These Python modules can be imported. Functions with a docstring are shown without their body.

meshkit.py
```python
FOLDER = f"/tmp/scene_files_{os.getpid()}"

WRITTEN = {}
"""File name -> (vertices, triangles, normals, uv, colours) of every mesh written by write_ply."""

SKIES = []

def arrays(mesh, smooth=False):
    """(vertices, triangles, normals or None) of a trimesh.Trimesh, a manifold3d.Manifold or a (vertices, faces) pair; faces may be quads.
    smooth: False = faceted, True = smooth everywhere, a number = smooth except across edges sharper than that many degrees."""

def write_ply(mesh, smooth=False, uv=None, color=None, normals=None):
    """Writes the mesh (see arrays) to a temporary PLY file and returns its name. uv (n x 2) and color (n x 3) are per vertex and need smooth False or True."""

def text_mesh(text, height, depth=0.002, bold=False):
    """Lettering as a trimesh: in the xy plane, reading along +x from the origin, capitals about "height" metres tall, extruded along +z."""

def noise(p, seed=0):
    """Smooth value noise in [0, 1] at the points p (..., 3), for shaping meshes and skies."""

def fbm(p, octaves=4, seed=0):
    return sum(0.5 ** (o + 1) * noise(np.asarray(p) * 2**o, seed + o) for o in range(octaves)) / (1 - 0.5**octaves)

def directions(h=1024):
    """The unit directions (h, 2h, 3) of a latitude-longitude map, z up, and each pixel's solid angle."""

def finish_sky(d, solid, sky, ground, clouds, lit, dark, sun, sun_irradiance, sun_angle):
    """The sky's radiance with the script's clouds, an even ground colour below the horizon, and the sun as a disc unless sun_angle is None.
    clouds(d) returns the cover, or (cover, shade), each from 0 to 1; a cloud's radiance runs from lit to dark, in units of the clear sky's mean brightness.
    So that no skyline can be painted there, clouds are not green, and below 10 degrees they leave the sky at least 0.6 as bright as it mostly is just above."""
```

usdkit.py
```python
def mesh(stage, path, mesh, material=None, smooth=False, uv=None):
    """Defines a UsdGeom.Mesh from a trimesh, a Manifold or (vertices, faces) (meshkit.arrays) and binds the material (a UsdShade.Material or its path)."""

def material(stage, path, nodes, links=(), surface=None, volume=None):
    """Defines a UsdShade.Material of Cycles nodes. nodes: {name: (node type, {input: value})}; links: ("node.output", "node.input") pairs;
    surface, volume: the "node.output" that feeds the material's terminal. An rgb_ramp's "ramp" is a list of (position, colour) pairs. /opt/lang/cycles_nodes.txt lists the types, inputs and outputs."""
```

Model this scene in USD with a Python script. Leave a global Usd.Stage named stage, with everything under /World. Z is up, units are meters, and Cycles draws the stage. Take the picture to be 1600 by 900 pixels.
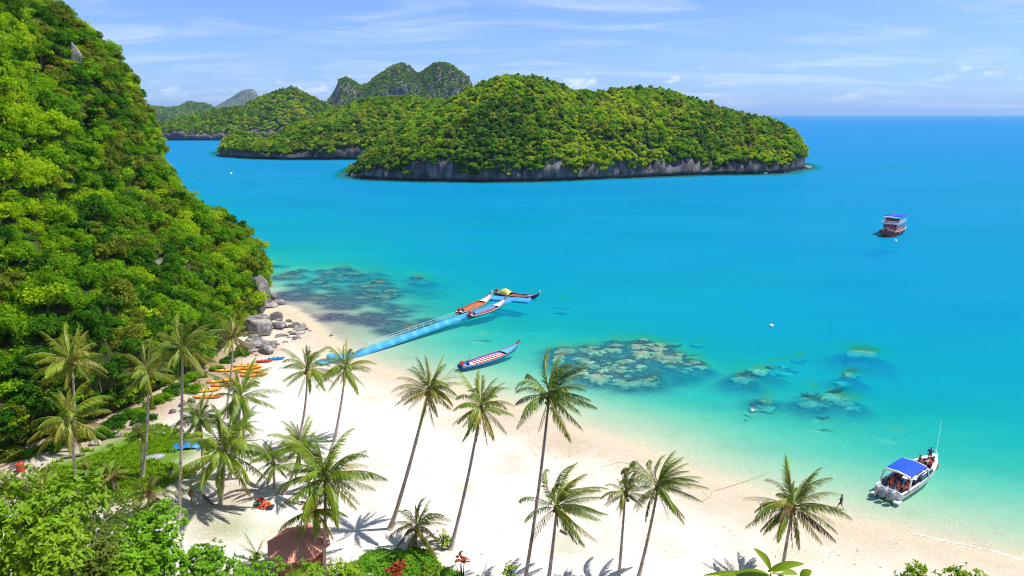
import math, numpy as np, trimesh, manifold3d, usdkit, meshkit
from scipy.interpolate import RegularGridInterpolator
from pxr import Usd, UsdGeom, UsdLux, UsdShade, Sdf, Gf, Vt

stage = Usd.Stage.CreateInMemory()
UsdGeom.SetStageUpAxis(stage, 'Z')
UsdGeom.Xform.Define(stage, '/World')
V = lambda *a: np.array(a, float)

# ------------------------------------------------------------------ camera, sky, sun, exposure
CAM = V(0, 0, 40.0)
PITCH = math.radians(14.25)
FPX = 1600 * 24.0 / 36.0                     # focal length in pixels of the 1600 x 900 photograph
cam = UsdGeom.Camera.Define(stage, '/World/camera')
cam.CreateHorizontalApertureAttr(36.0)
cam.CreateVerticalApertureAttr(20.25)
cam.CreateFocalLengthAttr(24.0)
cam.CreateClippingRangeAttr((0.2, 90000.0))
cam.CreateExposureAttr(0.40)
cam.AddTranslateOp().Set(Gf.Vec3d(*CAM))
cam.AddRotateXOp().Set(90 - math.degrees(PITCH))
SUN = V(0.46, 0.02, 0.89); SUN /= np.linalg.norm(SUN)
sky = UsdLux.DomeLight.Define(stage, '/World/sky')
sky.GetPrim().SetCustomDataByKey('kind', 'structure')
SKY_N = {
    'sky': ('sky_texture', {'sky_type': 'single_scattering', 'sun_disc': False, 'sun_elevation': math.asin(SUN[2]), 'sun_rotation': math.atan2(SUN[0], SUN[1]),
                            'air_density': 1.0, 'aerosol_density': 0.35, 'ozone_density': 2.2, 'altitude': 0.0}),
    'tint': ('rgb_ramp', {'ramp': [(0.0, (.62, .88, 1.62)), (0.10, (.72, .93, 1.5)), (0.25, (.86, 1.0, 1.35)), (0.5, (.95, 1.0, 1.15)), (1.0, (1.0, 1.0, 1.05))]}), 'hs': ('mix', {'mix_type': 'multiply', 'fac': 1.0}),
    'tc': ('texture_coordinate', {}), 'sep': ('separate_xyz', {}),
    # high streaks: the direction meets a flat layer
    'zz': ('math', {'math_type': 'add', 'value2': 0.11}), 'dx': ('math', {'math_type': 'divide'}), 'dy': ('math', {'math_type': 'divide'}),
    'pl': ('combine_xyz', {}), 'mp': ('mapping', {'scale': (0.55, 1.25, 1.0), 'rotation': (0, 0, 0.28), 'location': (3.1, 0.7, 0.0)}),
    'cn': ('noise_texture', {'scale': 1.5, 'detail': 9.0, 'roughness': 0.55, 'distortion': 0.8}),
    'cr': ('map_range', {'range_type': 'smoothstep', 'from_min': 0.42, 'from_max': 0.86, 'to_min': 0.0, 'to_max': 0.58, 'clamp': True}),
    # small cumulus low over the horizon
    'mp2': ('mapping', {'scale': (1.0, 1.0, 2.4)}),
    'cn2': ('noise_texture', {'scale': 15.0, 'detail': 7.0, 'roughness': 0.58}),
    'cr2': ('map_range', {'range_type': 'smoothstep', 'from_min': 0.56, 'from_max': 0.70, 'to_min': 0.0, 'to_max': 0.75, 'clamp': True}),
    'lo': ('map_range', {'range_type': 'smoothstep', 'from_min': 0.012, 'from_max': 0.03, 'to_min': 0.0, 'to_max': 1.0, 'clamp': True}),
    'hi': ('map_range', {'range_type': 'smoothstep', 'from_min': 0.05, 'from_max': 0.075, 'to_min': 1.0, 'to_max': 0.0, 'clamp': True}),
    'm1': ('math', {'math_type': 'multiply'}), 'm2': ('math', {'math_type': 'multiply'}), 'mx': ('math', {'math_type': 'maximum'}),
    'cloud': ('mix', {'color2': (8.6, 9.2, 10.2)}),
    'bg': ('background_shader', {'strength': 0.088}),
}
SKY_L = [('sky.color', 'hs.color1'), ('sep.z', 'tint.fac'), ('tint.color', 'hs.color2'), ('tc.generated', 'sep.vector'), ('sep.z', 'zz.value1'), ('sep.x', 'dx.value1'), ('zz.value', 'dx.value2'), ('sep.y', 'dy.value1'), ('zz.value', 'dy.value2'),
         ('dx.value', 'pl.x'), ('dy.value', 'pl.y'), ('pl.vector', 'mp.vector'), ('mp.vector', 'cn.vector'), ('cn.fac', 'cr.value'),
         ('tc.generated', 'mp2.vector'), ('mp2.vector', 'cn2.vector'), ('cn2.fac', 'cr2.value'), ('sep.z', 'lo.value'), ('sep.z', 'hi.value'),
         ('lo.result', 'm1.value1'), ('hi.result', 'm1.value2'), ('m1.value', 'm2.value1'), ('cr2.result', 'm2.value2'), ('cr.result', 'mx.value1'), ('m2.value', 'mx.value2'),
         ('mx.value', 'cloud.fac'), ('hs.color', 'cloud.color1'), ('cloud.color', 'bg.color')]
UsdGeom.Scope.Define(stage, '/World/Looks')
skym = usdkit.material(stage, '/World/Looks/sky', SKY_N, SKY_L, surface='bg.background')
UsdShade.MaterialBindingAPI.Apply(sky.GetPrim()).Bind(skym)
sun = UsdLux.DistantLight.Define(stage, '/World/sun')
sun.CreateNormalizeAttr(True); sun.CreateIntensityAttr(1.25); sun.CreateAngleAttr(0.53); sun.CreateColorAttr(Gf.Vec3f(1.0, 0.95, 0.86))
zx = SUN; xx = np.cross([0, 1, 0], zx); xx /= np.linalg.norm(xx); yx = np.cross(zx, xx)
sun.AddTransformOp().Set(Gf.Matrix4d(*xx, 0, *yx, 0, *zx, 0, 0, 0, 0, 1))

# ------------------------------------------------------------------ pixel <-> world
CP, SP = math.cos(PITCH), math.sin(PITCH)
def ray(px, py):
    a, b = (px - 800.0) / FPX, (450.0 - py) / FPX
    return V(a, CP + b * SP, -SP + b * CP)
def at_z(px, py, z=0.0):
    d = ray(px, py); return CAM + d * ((z - CAM[2]) / d[2])
def at_y(px, py, y):
    d = ray(px, py); return CAM + d * (y / d[1])
def project(p):
    q = np.asarray(p, float) - CAM
    depth = q[..., 1] * CP - q[..., 2] * SP
    up = q[..., 1] * SP + q[..., 2] * CP
    return 800 + FPX * q[..., 0] / depth, 450 - FPX * up / depth

# ------------------------------------------------------------------ prims, names, labels
COUNT = {}
def numbered(name, parent='/World'):
    k = (parent, name); n = COUNT.get(k, 0); COUNT[k] = n + 1
    return f'{parent}/{name}' if n == 0 else f'{parent}/{name}_{n:03d}'
def tag(p, label=None, cat=None, group=None, kind=None):
    p = p.GetPrim() if hasattr(p, 'GetPrim') else p
    for k, v in (('label', label), ('category', cat), ('group', group), ('kind', kind)):
        if v: p.SetCustomDataByKey(k, v)
    return p
def obj(name, mesh, m, parent=None, smooth=False, label=None):
    pp = str(parent.GetPath()) if parent is not None else '/World'
    if isinstance(mesh, MB): mesh = mesh.arrays()
    g = usdkit.mesh(stage, numbered(name, pp), mesh, m, smooth=smooth)
    if label: g.GetPrim().SetCustomDataByKey('label', label)
    return g.GetPrim()
def thing(name, label, cat, loc=(0, 0, 0), rz=0.0, group=None, scale=None):
    x = UsdGeom.Xform.Define(stage, numbered(name))
    x.AddTranslateOp().Set(Gf.Vec3d(*map(float, loc)))
    if rz: x.AddRotateZOp().Set(math.degrees(rz))
    if scale is not None: x.AddScaleOp().Set(Gf.Vec3f(*map(float, np.broadcast_to(scale, 3))))
    return tag(x.GetPrim(), label, cat, group)
KINDS = stage.CreateClassPrim('/World/kinds')
def kind_of(name):
    return UsdGeom.Xform.Define(stage, numbered(name, '/World/kinds')).GetPrim()
def copy_of(src, name, label, cat, loc, rz=0.0, scale=None, group=None):
    t = thing(name, label, cat, loc, rz, group, scale)
    t.GetReferences().AddInternalReference(src.GetPath()); t.SetInstanceable(True)
    return t
def scatter(path_name, protos, pos, rz, sc, idx, label, cat, tilt=None):
    pi = UsdGeom.PointInstancer.Define(stage, numbered(path_name))
    tag(pi, label, cat, None, 'stuff')
    targets = []
    for i, s in enumerate(protos):
        x = UsdGeom.Xform.Define(stage, f'{pi.GetPath()}/kind_{i:03d}')
        x.GetPrim().GetReferences().AddInternalReference(s.GetPath())
        targets.append(x.GetPath())
    pi.CreatePrototypesRel().SetTargets(targets)
    n = len(pos)
    pi.CreatePositionsAttr(Vt.Vec3fArray.FromNumpy(np.asarray(pos, np.float32)))
    q = [Gf.Quath(float(math.cos(a / 2)), 0, 0, float(math.sin(a / 2))) for a in rz]
    pi.CreateOrientationsAttr(Vt.QuathArray(q))
    pi.CreateScalesAttr(Vt.Vec3fArray.FromNumpy(np.asarray(sc, np.float32).reshape(n, 3)))
    pi.CreateProtoIndicesAttr(Vt.IntArray.FromNumpy(np.asarray(idx, np.int32)))
    return pi

class MB:                                     # collects pieces into one mesh
    def __init__(s): s.v, s.f, s.n = [], [], 0
    def add(s, v, f):
        v = np.asarray(v, float); f = np.asarray(f, int)
        if f.shape[1] == 4: f = np.vstack([f[:, [0, 1, 2]], f[:, [0, 2, 3]]])
        s.v.append(v); s.f.append(f + s.n); s.n += len(v); return s
    def tm(s, m): return s.add(m.vertices, m.faces)
    def box(s, c, size, rz=0.0):
        c = np.asarray(c, float); h = np.asarray(size, float) / 2
        v = np.array([(x, y, z) for x in (-1, 1) for y in (-1, 1) for z in (-1, 1)]) * h
        if rz: v = v @ np.array([[math.cos(rz), math.sin(rz), 0], [-math.sin(rz), math.cos(rz), 0], [0, 0, 1]])
        return s.add(v + c, [(0, 1, 3, 2), (4, 6, 7, 5), (0, 4, 5, 1), (2, 3, 7, 6), (0, 2, 6, 4), (1, 5, 7, 3)])
    def tube(s, pts, r, n=6, cap=True):
        v, f = tube(pts, r, n, cap); return s.add(v, f)
    def arrays(s): return np.vstack(s.v), np.vstack(s.f)

def tube(pts, r, n=6, cap=True):
    pts = np.asarray(pts, float); k = len(pts); r = np.broadcast_to(np.asarray(r, float), (k,))
    t = np.gradient(pts, axis=0); t /= np.linalg.norm(t, axis=1, keepdims=True) + 1e-12
    ref = np.where(np.abs(t[:, 2:3]) > 0.9, V(1, 0, 0), V(0, 0, 1))
    a = np.cross(t, ref); a /= np.linalg.norm(a, axis=1, keepdims=True) + 1e-12
    b = np.cross(t, a)
    th = np.arange(n) * 2 * math.pi / n
    v = pts[:, None] + r[:, None, None] * (a[:, None] * np.cos(th)[None, :, None] + b[:, None] * np.sin(th)[None, :, None])
    i = np.arange(k - 1)[:, None] * n; j = np.arange(n)[None]; j2 = (j + 1) % n
    q = np.stack([i + j, i + j2, i + n + j2, i + n + j], -1).reshape(-1, 4)
    v = v.reshape(-1, 3); f = np.vstack([q[:, [0, 2, 1]], q[:, [0, 3, 2]]])
    if cap:
        v = np.vstack([v, pts[0], pts[-1]]); m = len(v)
        c0 = np.stack([np.full(n, m - 2), j[0], j2[0]], 1); c1 = np.stack([np.full(n, m - 1), (k - 1) * n + j2[0], (k - 1) * n + j[0]], 1)
        f = np.vstack([f, c0, c1])
    return v, f
def loft(rings, closed=True):
    """Rows of equally many points to a sheet; closed joins each row's end to its start."""
    r = np.asarray(rings, float); k, n = r.shape[:2]
    i = np.arange(k - 1)[:, None] * n; j = np.arange(n if closed else n - 1)[None]; j2 = (j + 1) % n
    q = np.stack([i + j, i + j2, i + n + j2, i + n + j], -1).reshape(-1, 4)
    return r.reshape(-1, 3), np.vstack([q[:, [0, 1, 2]], q[:, [0, 2, 3]]])
def nz(p, scale, seed=0, octaves=4):
    return meshkit.fbm(np.asarray(p, float) / scale + 1000.0, octaves, seed) - 0.5

# ------------------------------------------------------------------ materials
M = {}
def look(name, nodes, links, surface, volume=None):
    M[name] = usdkit.material(stage, f'/World/Looks/{name}', nodes, links, surface=surface, volume=volume); return M[name]
def plain(name, c, rough=0.6, var=0.18, scale=3.0, spec=0.4, metallic=0.0, bump=0.0, coat=0.0, c2=None):
    """A surface whose colour wanders a little, with fine relief."""
    c = V(*c); c2 = V(*c2) if c2 is not None else c * (1 - 2 * var)
    n = {'g': ('texture_coordinate', {}), 'n': ('noise_texture', {'scale': scale, 'detail': 5.0, 'roughness': 0.6}),
         'r': ('rgb_ramp', {'ramp': [(0.3, tuple(c2)), (0.62, tuple(np.minimum(c * (1 + 0.4 * var), 0.9)))]}),
         'p': ('principled_bsdf', {'roughness': rough, 'specular_ior_level': spec, 'metallic': metallic, 'coat_weight': coat})}
    l = [('g.object', 'n.vector'), ('n.fac', 'r.fac'), ('r.color', 'p.base_color')]
    if bump:
        n['b'] = ('bump', {'strength': 0.6, 'distance': bump}); l += [('n.fac', 'b.height'), ('b.normal', 'p.normal')]
    return look(name, n, l, 'p.BSDF')
def leaf(name, a, b, dry=None, trans=0.5, rough=0.5, patch=9.0, spec=0.10):
    """Foliage: colour runs from a to b leaf by leaf and plant by plant, some of it dry."""
    a, b = V(*a), V(*b)
    n = {'g': ('geometry', {}), 'o': ('object_info', {}), 'n': ('noise_texture', {'scale': 1.0 / patch, 'detail': 3.0}),
         's1': ('math', {'math_type': 'multiply_add', 'value2': 0.34, 'value3': -0.02}), 's2': ('math', {'math_type': 'multiply_add', 'value2': 0.42}),
         's3': ('math', {'math_type': 'multiply_add', 'value2': 0.75}), 's4': ('math', {'math_type': 'subtract', 'value2': 0.3}),
         'r': ('rgb_ramp', {'ramp': [(0.0, tuple(a)), (0.85, tuple(b)), (1.0, tuple(dry if dry is not None else b))]}),
         'p': ('principled_bsdf', {'roughness': rough, 'specular_ior_level': spec}),
         'h': ('hsv', {'hue': 0.49, 'saturation': 1.0, 'value': 1.25, 'fac': 1.0}), 't': ('translucent_bsdf', {}), 'm': ('mix_closure', {'fac': trans})}
    l = [('g.random_per_island', 's1.value1'), ('o.random', 's2.value1'), ('s1.value', 's2.value3'), ('g.position', 'n.vector'), ('n.fac', 's3.value1'), ('s2.value', 's3.value3'),
         ('s3.value', 's4.value1'), ('s4.value', 'r.fac'), ('r.color', 'p.base_color'), ('r.color', 'h.color'), ('h.color', 't.color'), ('p.BSDF', 'm.closure1'), ('t.BSDF', 'm.closure2')]
    return look(name, n, l, 'm.closure')
# ------------------------------------------------------------------ the land's outline and its heights
rng = np.random.default_rng(7)
SHORE_PX = [(418, 474), (446, 478), (472, 490), (497, 510), (530, 538), (572, 566), (636, 588), (700, 603), (765, 622), (830, 642), (905, 668), (1000, 702), (1100, 742), (1200, 776), (1300, 806), (1420, 834), (1530, 858), (1600, 874)]
shore = [at_z(*p)[:2] for p in SHORE_PX]
LAND = np.array(shore + [V(75, 44), V(120, 36), V(260, 20), V(260, -150), V(-420, -150), V(-420, 215), V(-130, 186), V(-90, 170), V(-66, 158), V(-57, 150)])
def seg_dist(p, a, b):
    d = b - a; t = np.clip(((p - a) @ d) / (d @ d), 0, 1)
    return np.linalg.norm(p - a - t[..., None] * d, axis=-1)
def inside(p, poly):
    r = np.zeros(p.shape[:-1], bool)
    for a, b in zip(poly, np.roll(poly, -1, 0)):
        hit = ((a[1] > p[..., 1]) != (b[1] > p[..., 1]))
        x = (b[0] - a[0]) * (p[..., 1] - a[1]) / (b[1] - a[1] + 1e-12) + a[0]
        r ^= hit & (p[..., 0] < x)
    return r
def sdf(p, poly):
    d = np.full(p.shape[:-1], 1e9)
    for a, b in zip(poly, np.roll(poly, -1, 0)): d = np.minimum(d, seg_dist(p, a, b))
    return np.where(inside(p, poly), d, -d)

# islands: front shoreline and skyline as seen, at their real distances
def station_table(px, shore_row, sky_row, half, cliff, up=3.0):
    out = []
    for x, sr, kr, h in zip(px, shore_row, sky_row, half):
        F = at_z(x, sr); u = F[:2] / np.linalg.norm(F[:2])
        R2 = F[:2] + u * h
        y = R2[1]; R = at_y(x, kr, y); R[2] -= up
        out.append((F[:2], R[:2], max(R[2], 1.5), F[:2] + u * h * 2.2, cliff))
    return out
def interp_rows(px, keys):
    k = np.array(keys, float); return np.interp(px, k[:, 0], k[:, 1])
def island_surface(st, nv=46, lump=3.5, lscale=28.0, seed=1, ease=0.85, cliff_var=0.6, rough=1.5):
    """Rows per station: under water, cliff with a wave-cut notch, a rounded top, the far side. Also how far each point is above the cliff."""
    rows, above = [], []
    for k, (F, R, rz, B, cl) in enumerate(st):
        pr, ab = [], []
        c = min(max(cl * (0.85 + cliff_var * (2.4 * nz(V(k, seed * 9.0, 0)[None], 9.0, seed)[0] + 1.8 * nz(V(k, seed * 5.0, 3)[None], 2.2, seed + 3, 2)[0])), 2.4), rz * 0.6)
        u = (R - F); L = np.linalg.norm(u) + 1e-9; u /= L
        for z, o in ((-4, -1.0), (-0.6, 0.0), (0.3, 1.6), (1.3, 1.9), (2.1, 0.2), (c * 0.45, 0.0), (c * 0.75, 0.4), (c, 0.9)):
            z = min(z, c) if z > 0 else z
            pr.append(np.r_[F + u * min(o, L * .3), z]); ab.append(0.0)
        for t in np.linspace(0, 1, nv)[1:]:
            z = c + (rz - c) * math.sin(math.pi / 2 * t) ** ease
            pr.append(np.r_[F + (R - F) * (0.9 / max(L, 1) + t * (1 - 0.9 / max(L, 1))), z]); ab.append(t)
        for t in np.linspace(0, 1, 9)[1:]:
            z = rz * math.cos(math.pi / 2 * t) - 3 * t
            pr.append(np.r_[R + (B - R) * t, z]); ab.append(1 + t)
        rows.append(pr); above.append(ab)
    P = np.array(rows); A = np.array(above)
    w = np.clip((P[..., 2] - 1.0) / 5.0, 0, 1)
    n1, n2, n3 = nz(P, lscale, seed, 3), nz(P, lscale, seed + 5, 3), nz(P * V(1, 1, .55), 5.5, seed + 9, 4)
    keep = np.clip(1 - np.abs(A - 1) * 3, 0, 1)
    rad = P[..., :2] / np.linalg.norm(P[..., :2], axis=-1, keepdims=True)
    P[..., :2] -= rad * ((n1 * lump * 2.0 * (1 - 0.6 * keep) + n3 * rough * 3.2) * w)[..., None]
    P[..., 2] += n2 * lump * 1.6 * w * (1 - 0.9 * keep) * np.clip(A * 4, 0, 1)
    return P, A
def refine_stations(keys_shore, keys_sky, x0, x1, step, half_fn, cliff, up):
    px = np.arange(x0, x1 + step / 2, step)
    return station_table(px, interp_rows(px, keys_shore), interp_rows(px, keys_sky), [half_fn(x) for x in px], cliff, up)
def hump(x, a, b, hmax, edge, hmin=3.0):
    e = min((x - a) / edge, (b - x) / edge, 1.0); e = max(e, 0.0)
    return hmin + (hmax - hmin) * math.sqrt(1 - (1 - e) ** 2)

I1_SHORE = [(546, 274), (565, 279), (600, 281), (680, 283), (760, 284), (850, 283), (900, 281), (1000, 277), (1100, 273), (1180, 272), (1225, 270), (1258, 264)]
I1_SKY = [(546, 268), (556, 258), (575, 232), (600, 212), (640, 183), (690, 162), (720, 142), (745, 130), (780, 118), (800, 114), (830, 117), (860, 125), (900, 140), (930, 142), (960, 137), (1000, 133), (1040, 138), (1070, 148), (1100, 157), (1150, 172), (1200, 182), (1230, 192), (1248, 208), (1258, 232)]
I2_SHORE = [(343, 240), (352, 245), (400, 248), (450, 249.5), (560, 249), (760, 250)]
I2_SKY = [(343, 234), (352, 212), (366, 203), (390, 206), (415, 214), (428, 207), (445, 199), (470, 183), (500, 178), (540, 163), (570, 153), (600, 150), (640, 148), (690, 153), (760, 165)]
I3_SHORE = [(200, 219.5), (520, 219.5), (600, 219)]
I3_SKY = [(200, 200), (255, 189), (285, 182), (310, 177), (345, 169), (380, 164), (410, 150), (440, 139), (460, 136), (480, 146), (505, 158), (518, 164), (545, 180), (600, 200)]
I4_SHORE = [(480, 203), (760, 203)]
I4_SKY = [(480, 180), (505, 162), (514, 150), (522, 138), (530, 122), (541, 119), (552, 124), (562, 131), (575, 128), (590, 116), (604, 107), (618, 99), (630, 97), (642, 103), (652, 113), (660, 110), (672, 101), (684, 95.5), (696, 95), (708, 100), (722, 110), (733, 119), (738, 128), (742, 150), (760, 176)]
I5_SHORE = [(200, 193), (360, 193)]
I5_SKY = [(200, 168), (240, 166), (268, 168), (284, 165), (291, 160), (299, 158), (309, 161), (324, 162), (334, 168), (360, 180)]
I6_SHORE = [(320, 187.0), (440, 187.0)]
I6_SKY = [(320, 172), (337, 166), (350, 158), (364, 150), (376, 142), (386, 139), (395, 139), (401, 144), (405, 152), (420, 165), (440, 175)]
S1 = refine_stations(I1_SHORE, I1_SKY, 546, 1258, 3.5, lambda x: hump(x, 546, 1258, 95, 150), 9.0, 5.5)
S2 = refine_stations(I2_SHORE, I2_SKY, 343, 760, 4, lambda x: hump(x, 343, 900, 120, 150), 8.0, 5.5)
S3 = refine_stations(I3_SHORE, I3_SKY, 200, 600, 3, lambda x: 190.0, 12.0, 6.0)
S4 = refine_stations(I4_SHORE, I4_SKY, 480, 760, 1.6, lambda x: 190.0 if x < 700 else 190.0 - 1.6 * (x - 700), 20.0, 6.0)
S5 = refine_stations(I5_SHORE, I5_SKY, 200, 360, 1.5, lambda x: 350.0, 15.0, 6.0)
S6 = refine_stations(I6_SHORE, I6_SKY, 320, 440, 1.2, lambda x: 420.0, 30.0, 0.0)
FOOT = [np.array([s[0] for s in S] + [s[3] for s in S[::-1]]) for S in (S1, S2)]

# corals: (pixel, rx, ry in metres along the picture, how near the surface)
CORALS = []
REEF_PX = np.array([(862, 545), (905, 538), (960, 528), (1010, 528), (1060, 545), (1105, 574), (1055, 585), (1010, 598), (950, 598), (890, 596), (862, 575)], float)
crng = np.random.default_rng(21)
while len(CORALS) < 125:
    q = V(crng.uniform(860, 1105), crng.uniform(526, 600))
    if inside(q[None], REEF_PX)[0]:
        r = crng.uniform(0.5, 1.5) * (1.35 if crng.random() < 0.15 else 1)
        CORALS.append((at_z(*q, -0.6), r, r * crng.uniform(0.55, 0.9), crng.uniform(0.6, 1.4), 'reef'))
LONE = [((1348, 551), 2.9, 1.9, .25), ((1187, 579), 1.8, 1.2, .22), ((1160, 592), 1.8, 1.2, .25), ((1329, 585), 1.2, 1.0, .2), ((1317, 592), 1.3, .8, .9), ((1198, 624), 1.2, .8, .4), ((1190, 633), 1.9, 1.0, .7),
        ((1228, 566), 1.2, .6, .9), ((1205, 567), .9, .6, .7), ((1248, 558), 1.3, .7, .7), ((1265, 627), 2.1, 1.0, .5), ((1300, 618), 2.0, 1.0, .5), ((1317, 625), 1.9, 1.2, .55), ((1333, 630), 1.3, .8, .9), ((1286, 642), .9, .5, .9), ((1268, 607), 1.2, .7, 1.1), ((1290, 663), 1.2, .8, 1.5), ((1395, 676), 1.5, .8, 1.7), ((1108, 659), .8, .5, 1.3),
        ((1090, 535), 1.2, .6, .6), ((1055, 534), 1.3, .6, .6), ((880, 546), 1.5, .7, .7), ((1520, 745), 1.5, 1.0, 1.2), ((755, 556 - 30), 1.6, .8, 1.2), ((880, 470), 1.8, 1.0, 1.8)]
for q, a, b, t in LONE: CORALS.append((at_z(*q, -0.8), a, b, t + (.55 if t < 1 else .2), 'lone'))
while len(CORALS) < 225:                       # the darker reef between the headland and the jetty
    q = V(crng.uniform(420, 690), crng.uniform(402, 520))
    if q[1] > 402 + (q[0] - 420) * 0.12 and q[1] < 470 + (q[0] - 420) * .3 and crng.random() < math.exp(-((q[0] - 530) / 110) ** 2):
        r = crng.uniform(0.8, 2.4)
        CORALS.append((at_z(*q, -0.8), r, r * crng.uniform(0.5, 0.8), crng.uniform(0.4, 1.3), 'west'))

def land_raw(P):
    s = sdf(P, LAND)
    up = 2.3 * (1 - np.exp(-np.maximum(s, 0) / 20.0))
    o = np.maximum(-s, 0)
    dp = 0.062 * np.minimum(o, 14) + 4.8 * (1 - np.exp(-np.maximum(o - 14, 0) / 48.0)) + 0.012 * np.maximum(o - 140, 0)
    dp = np.minimum(dp, 24.0)
    p3 = np.concatenate([P, np.zeros(P.shape[:-1] + (1,))], -1)
    dp *= 1 + 0.55 * nz(p3 * V(0.45, 1, 1), 26.0, 3, 4) * np.clip(o / 12, 0, 1)
    for foot in FOOT:                           # shallow flats round the islands
        e = np.maximum(-sdf(P, foot), 0)
        flat = 0.75 + 0.05 * e + 1.3 * np.maximum(e - 9 - 10 * nz(p3, 60.0, 5, 2), 0)
        dp = np.where(s < 0, np.minimum(dp, flat), dp)
    w = np.exp(-((P[..., 0] + 30) / 17) ** 2 - ((P[..., 1] - 142) / 26) ** 2)   # reef flat by the headland
    dp = np.where(s < 0, dp * (1 - 0.35 * w), dp)
    z = np.where(s > 0, up + 0.5 * nz(p3, 9.0, 2, 3) * np.clip(s / 14, 0, 1), -dp)
    # towards the wooded slopes the ground climbs
    return z, s
def spaced(a, b, d): return list(np.arange(a, b, d))
def grow(start, step, ratio, end):
    out, x = [], start
    while x < end: step *= ratio; x += step; out.append(x)
    return out
XS = np.array(sorted([-x for x in grow(400, 4, 1.28, 30000)] + spaced(-400, -64, 4) + spaced(-64, 104, 1.0) + spaced(104, 402, 4) + grow(402, 4, 1.28, 30000)))
YS = np.array(sorted([-x for x in grow(10, 4, 1.5, 400)] + spaced(-10, 40, 4) + spaced(40, 190, 1.0) + spaced(190, 760, 3.0) + grow(760, 3.5, 1.22, 42000)))
GX, GY = np.meshgrid(XS, YS, indexing='ij')
GP = np.stack([GX, GY], -1)
GZ, GS = land_raw(GP)
MOUND = np.zeros(GX.shape)
for c, a, b, t, k in CORALS:                    # the sea bed rises to each coral
    if k == 'lone' and t > 1.1: continue
    wob = 1 + .9 * nz(np.stack([GX, GY, GX * 0], -1), 2.4, 83, 2)
    near = np.exp(-(((GX - c[0]) / (a * 1.5 + 1.1)) ** 2 + ((GY - c[1]) / (b * 1.5 + 1.6)) ** 2) * wob)
    GZ = np.maximum(GZ, GZ + (-(t + .35) - GZ) * near * (GZ < -(t + .35))); MOUND = np.maximum(MOUND, near)
TOP = np.full(GX.shape, -99.0)                  # coral tops, for the depth the water's colour follows
HEAD = []
for c, a, b, t, k in CORALS:
    near = np.exp(-(((GX - c[0]) / (a * 1.4 + .3)) ** 2 + ((GY - c[1]) / (b * 1.4 + .3)) ** 2) ** 2)
    pass
GZI = RegularGridInterpolator((XS, YS), GZ, bounds_error=False, fill_value=0.0)
GSI = RegularGridInterpolator((XS, YS), GS, bounds_error=False, fill_value=0.0)
def zg(x, y): return float(GZI((x, y)))
def on_ground(px, py, lift=0.0):
    z = 1.5
    for _ in range(12): p = at_z(px, py, z); z = 0.5 * z + 0.5 * max(zg(p[0], p[1]), -3)
    p[2] = zg(p[0], p[1]) + lift; return p
def grid_mesh(mask=None):
    nx, ny = GX.shape
    i = np.arange(nx * ny).reshape(nx, ny)
    q = np.stack([i[:-1, :-1], i[1:, :-1], i[1:, 1:], i[:-1, 1:]], -1).reshape(-1, 4)
    if mask is not None: q = q[mask.ravel()[q].any(1)]
    return np.vstack([q[:, [0, 1, 2]], q[:, [0, 2, 3]]])
def add_primvar(g, name, arr, vec=False):
    t = Sdf.ValueTypeNames.Color3fArray if vec else Sdf.ValueTypeNames.FloatArray
    pv = UsdGeom.PrimvarsAPI(g).CreatePrimvar(name, t, 'vertex')
    pv.Set((Vt.Vec3fArray if vec else Vt.FloatArray).FromNumpy(np.asarray(arr, np.float32)))

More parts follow.
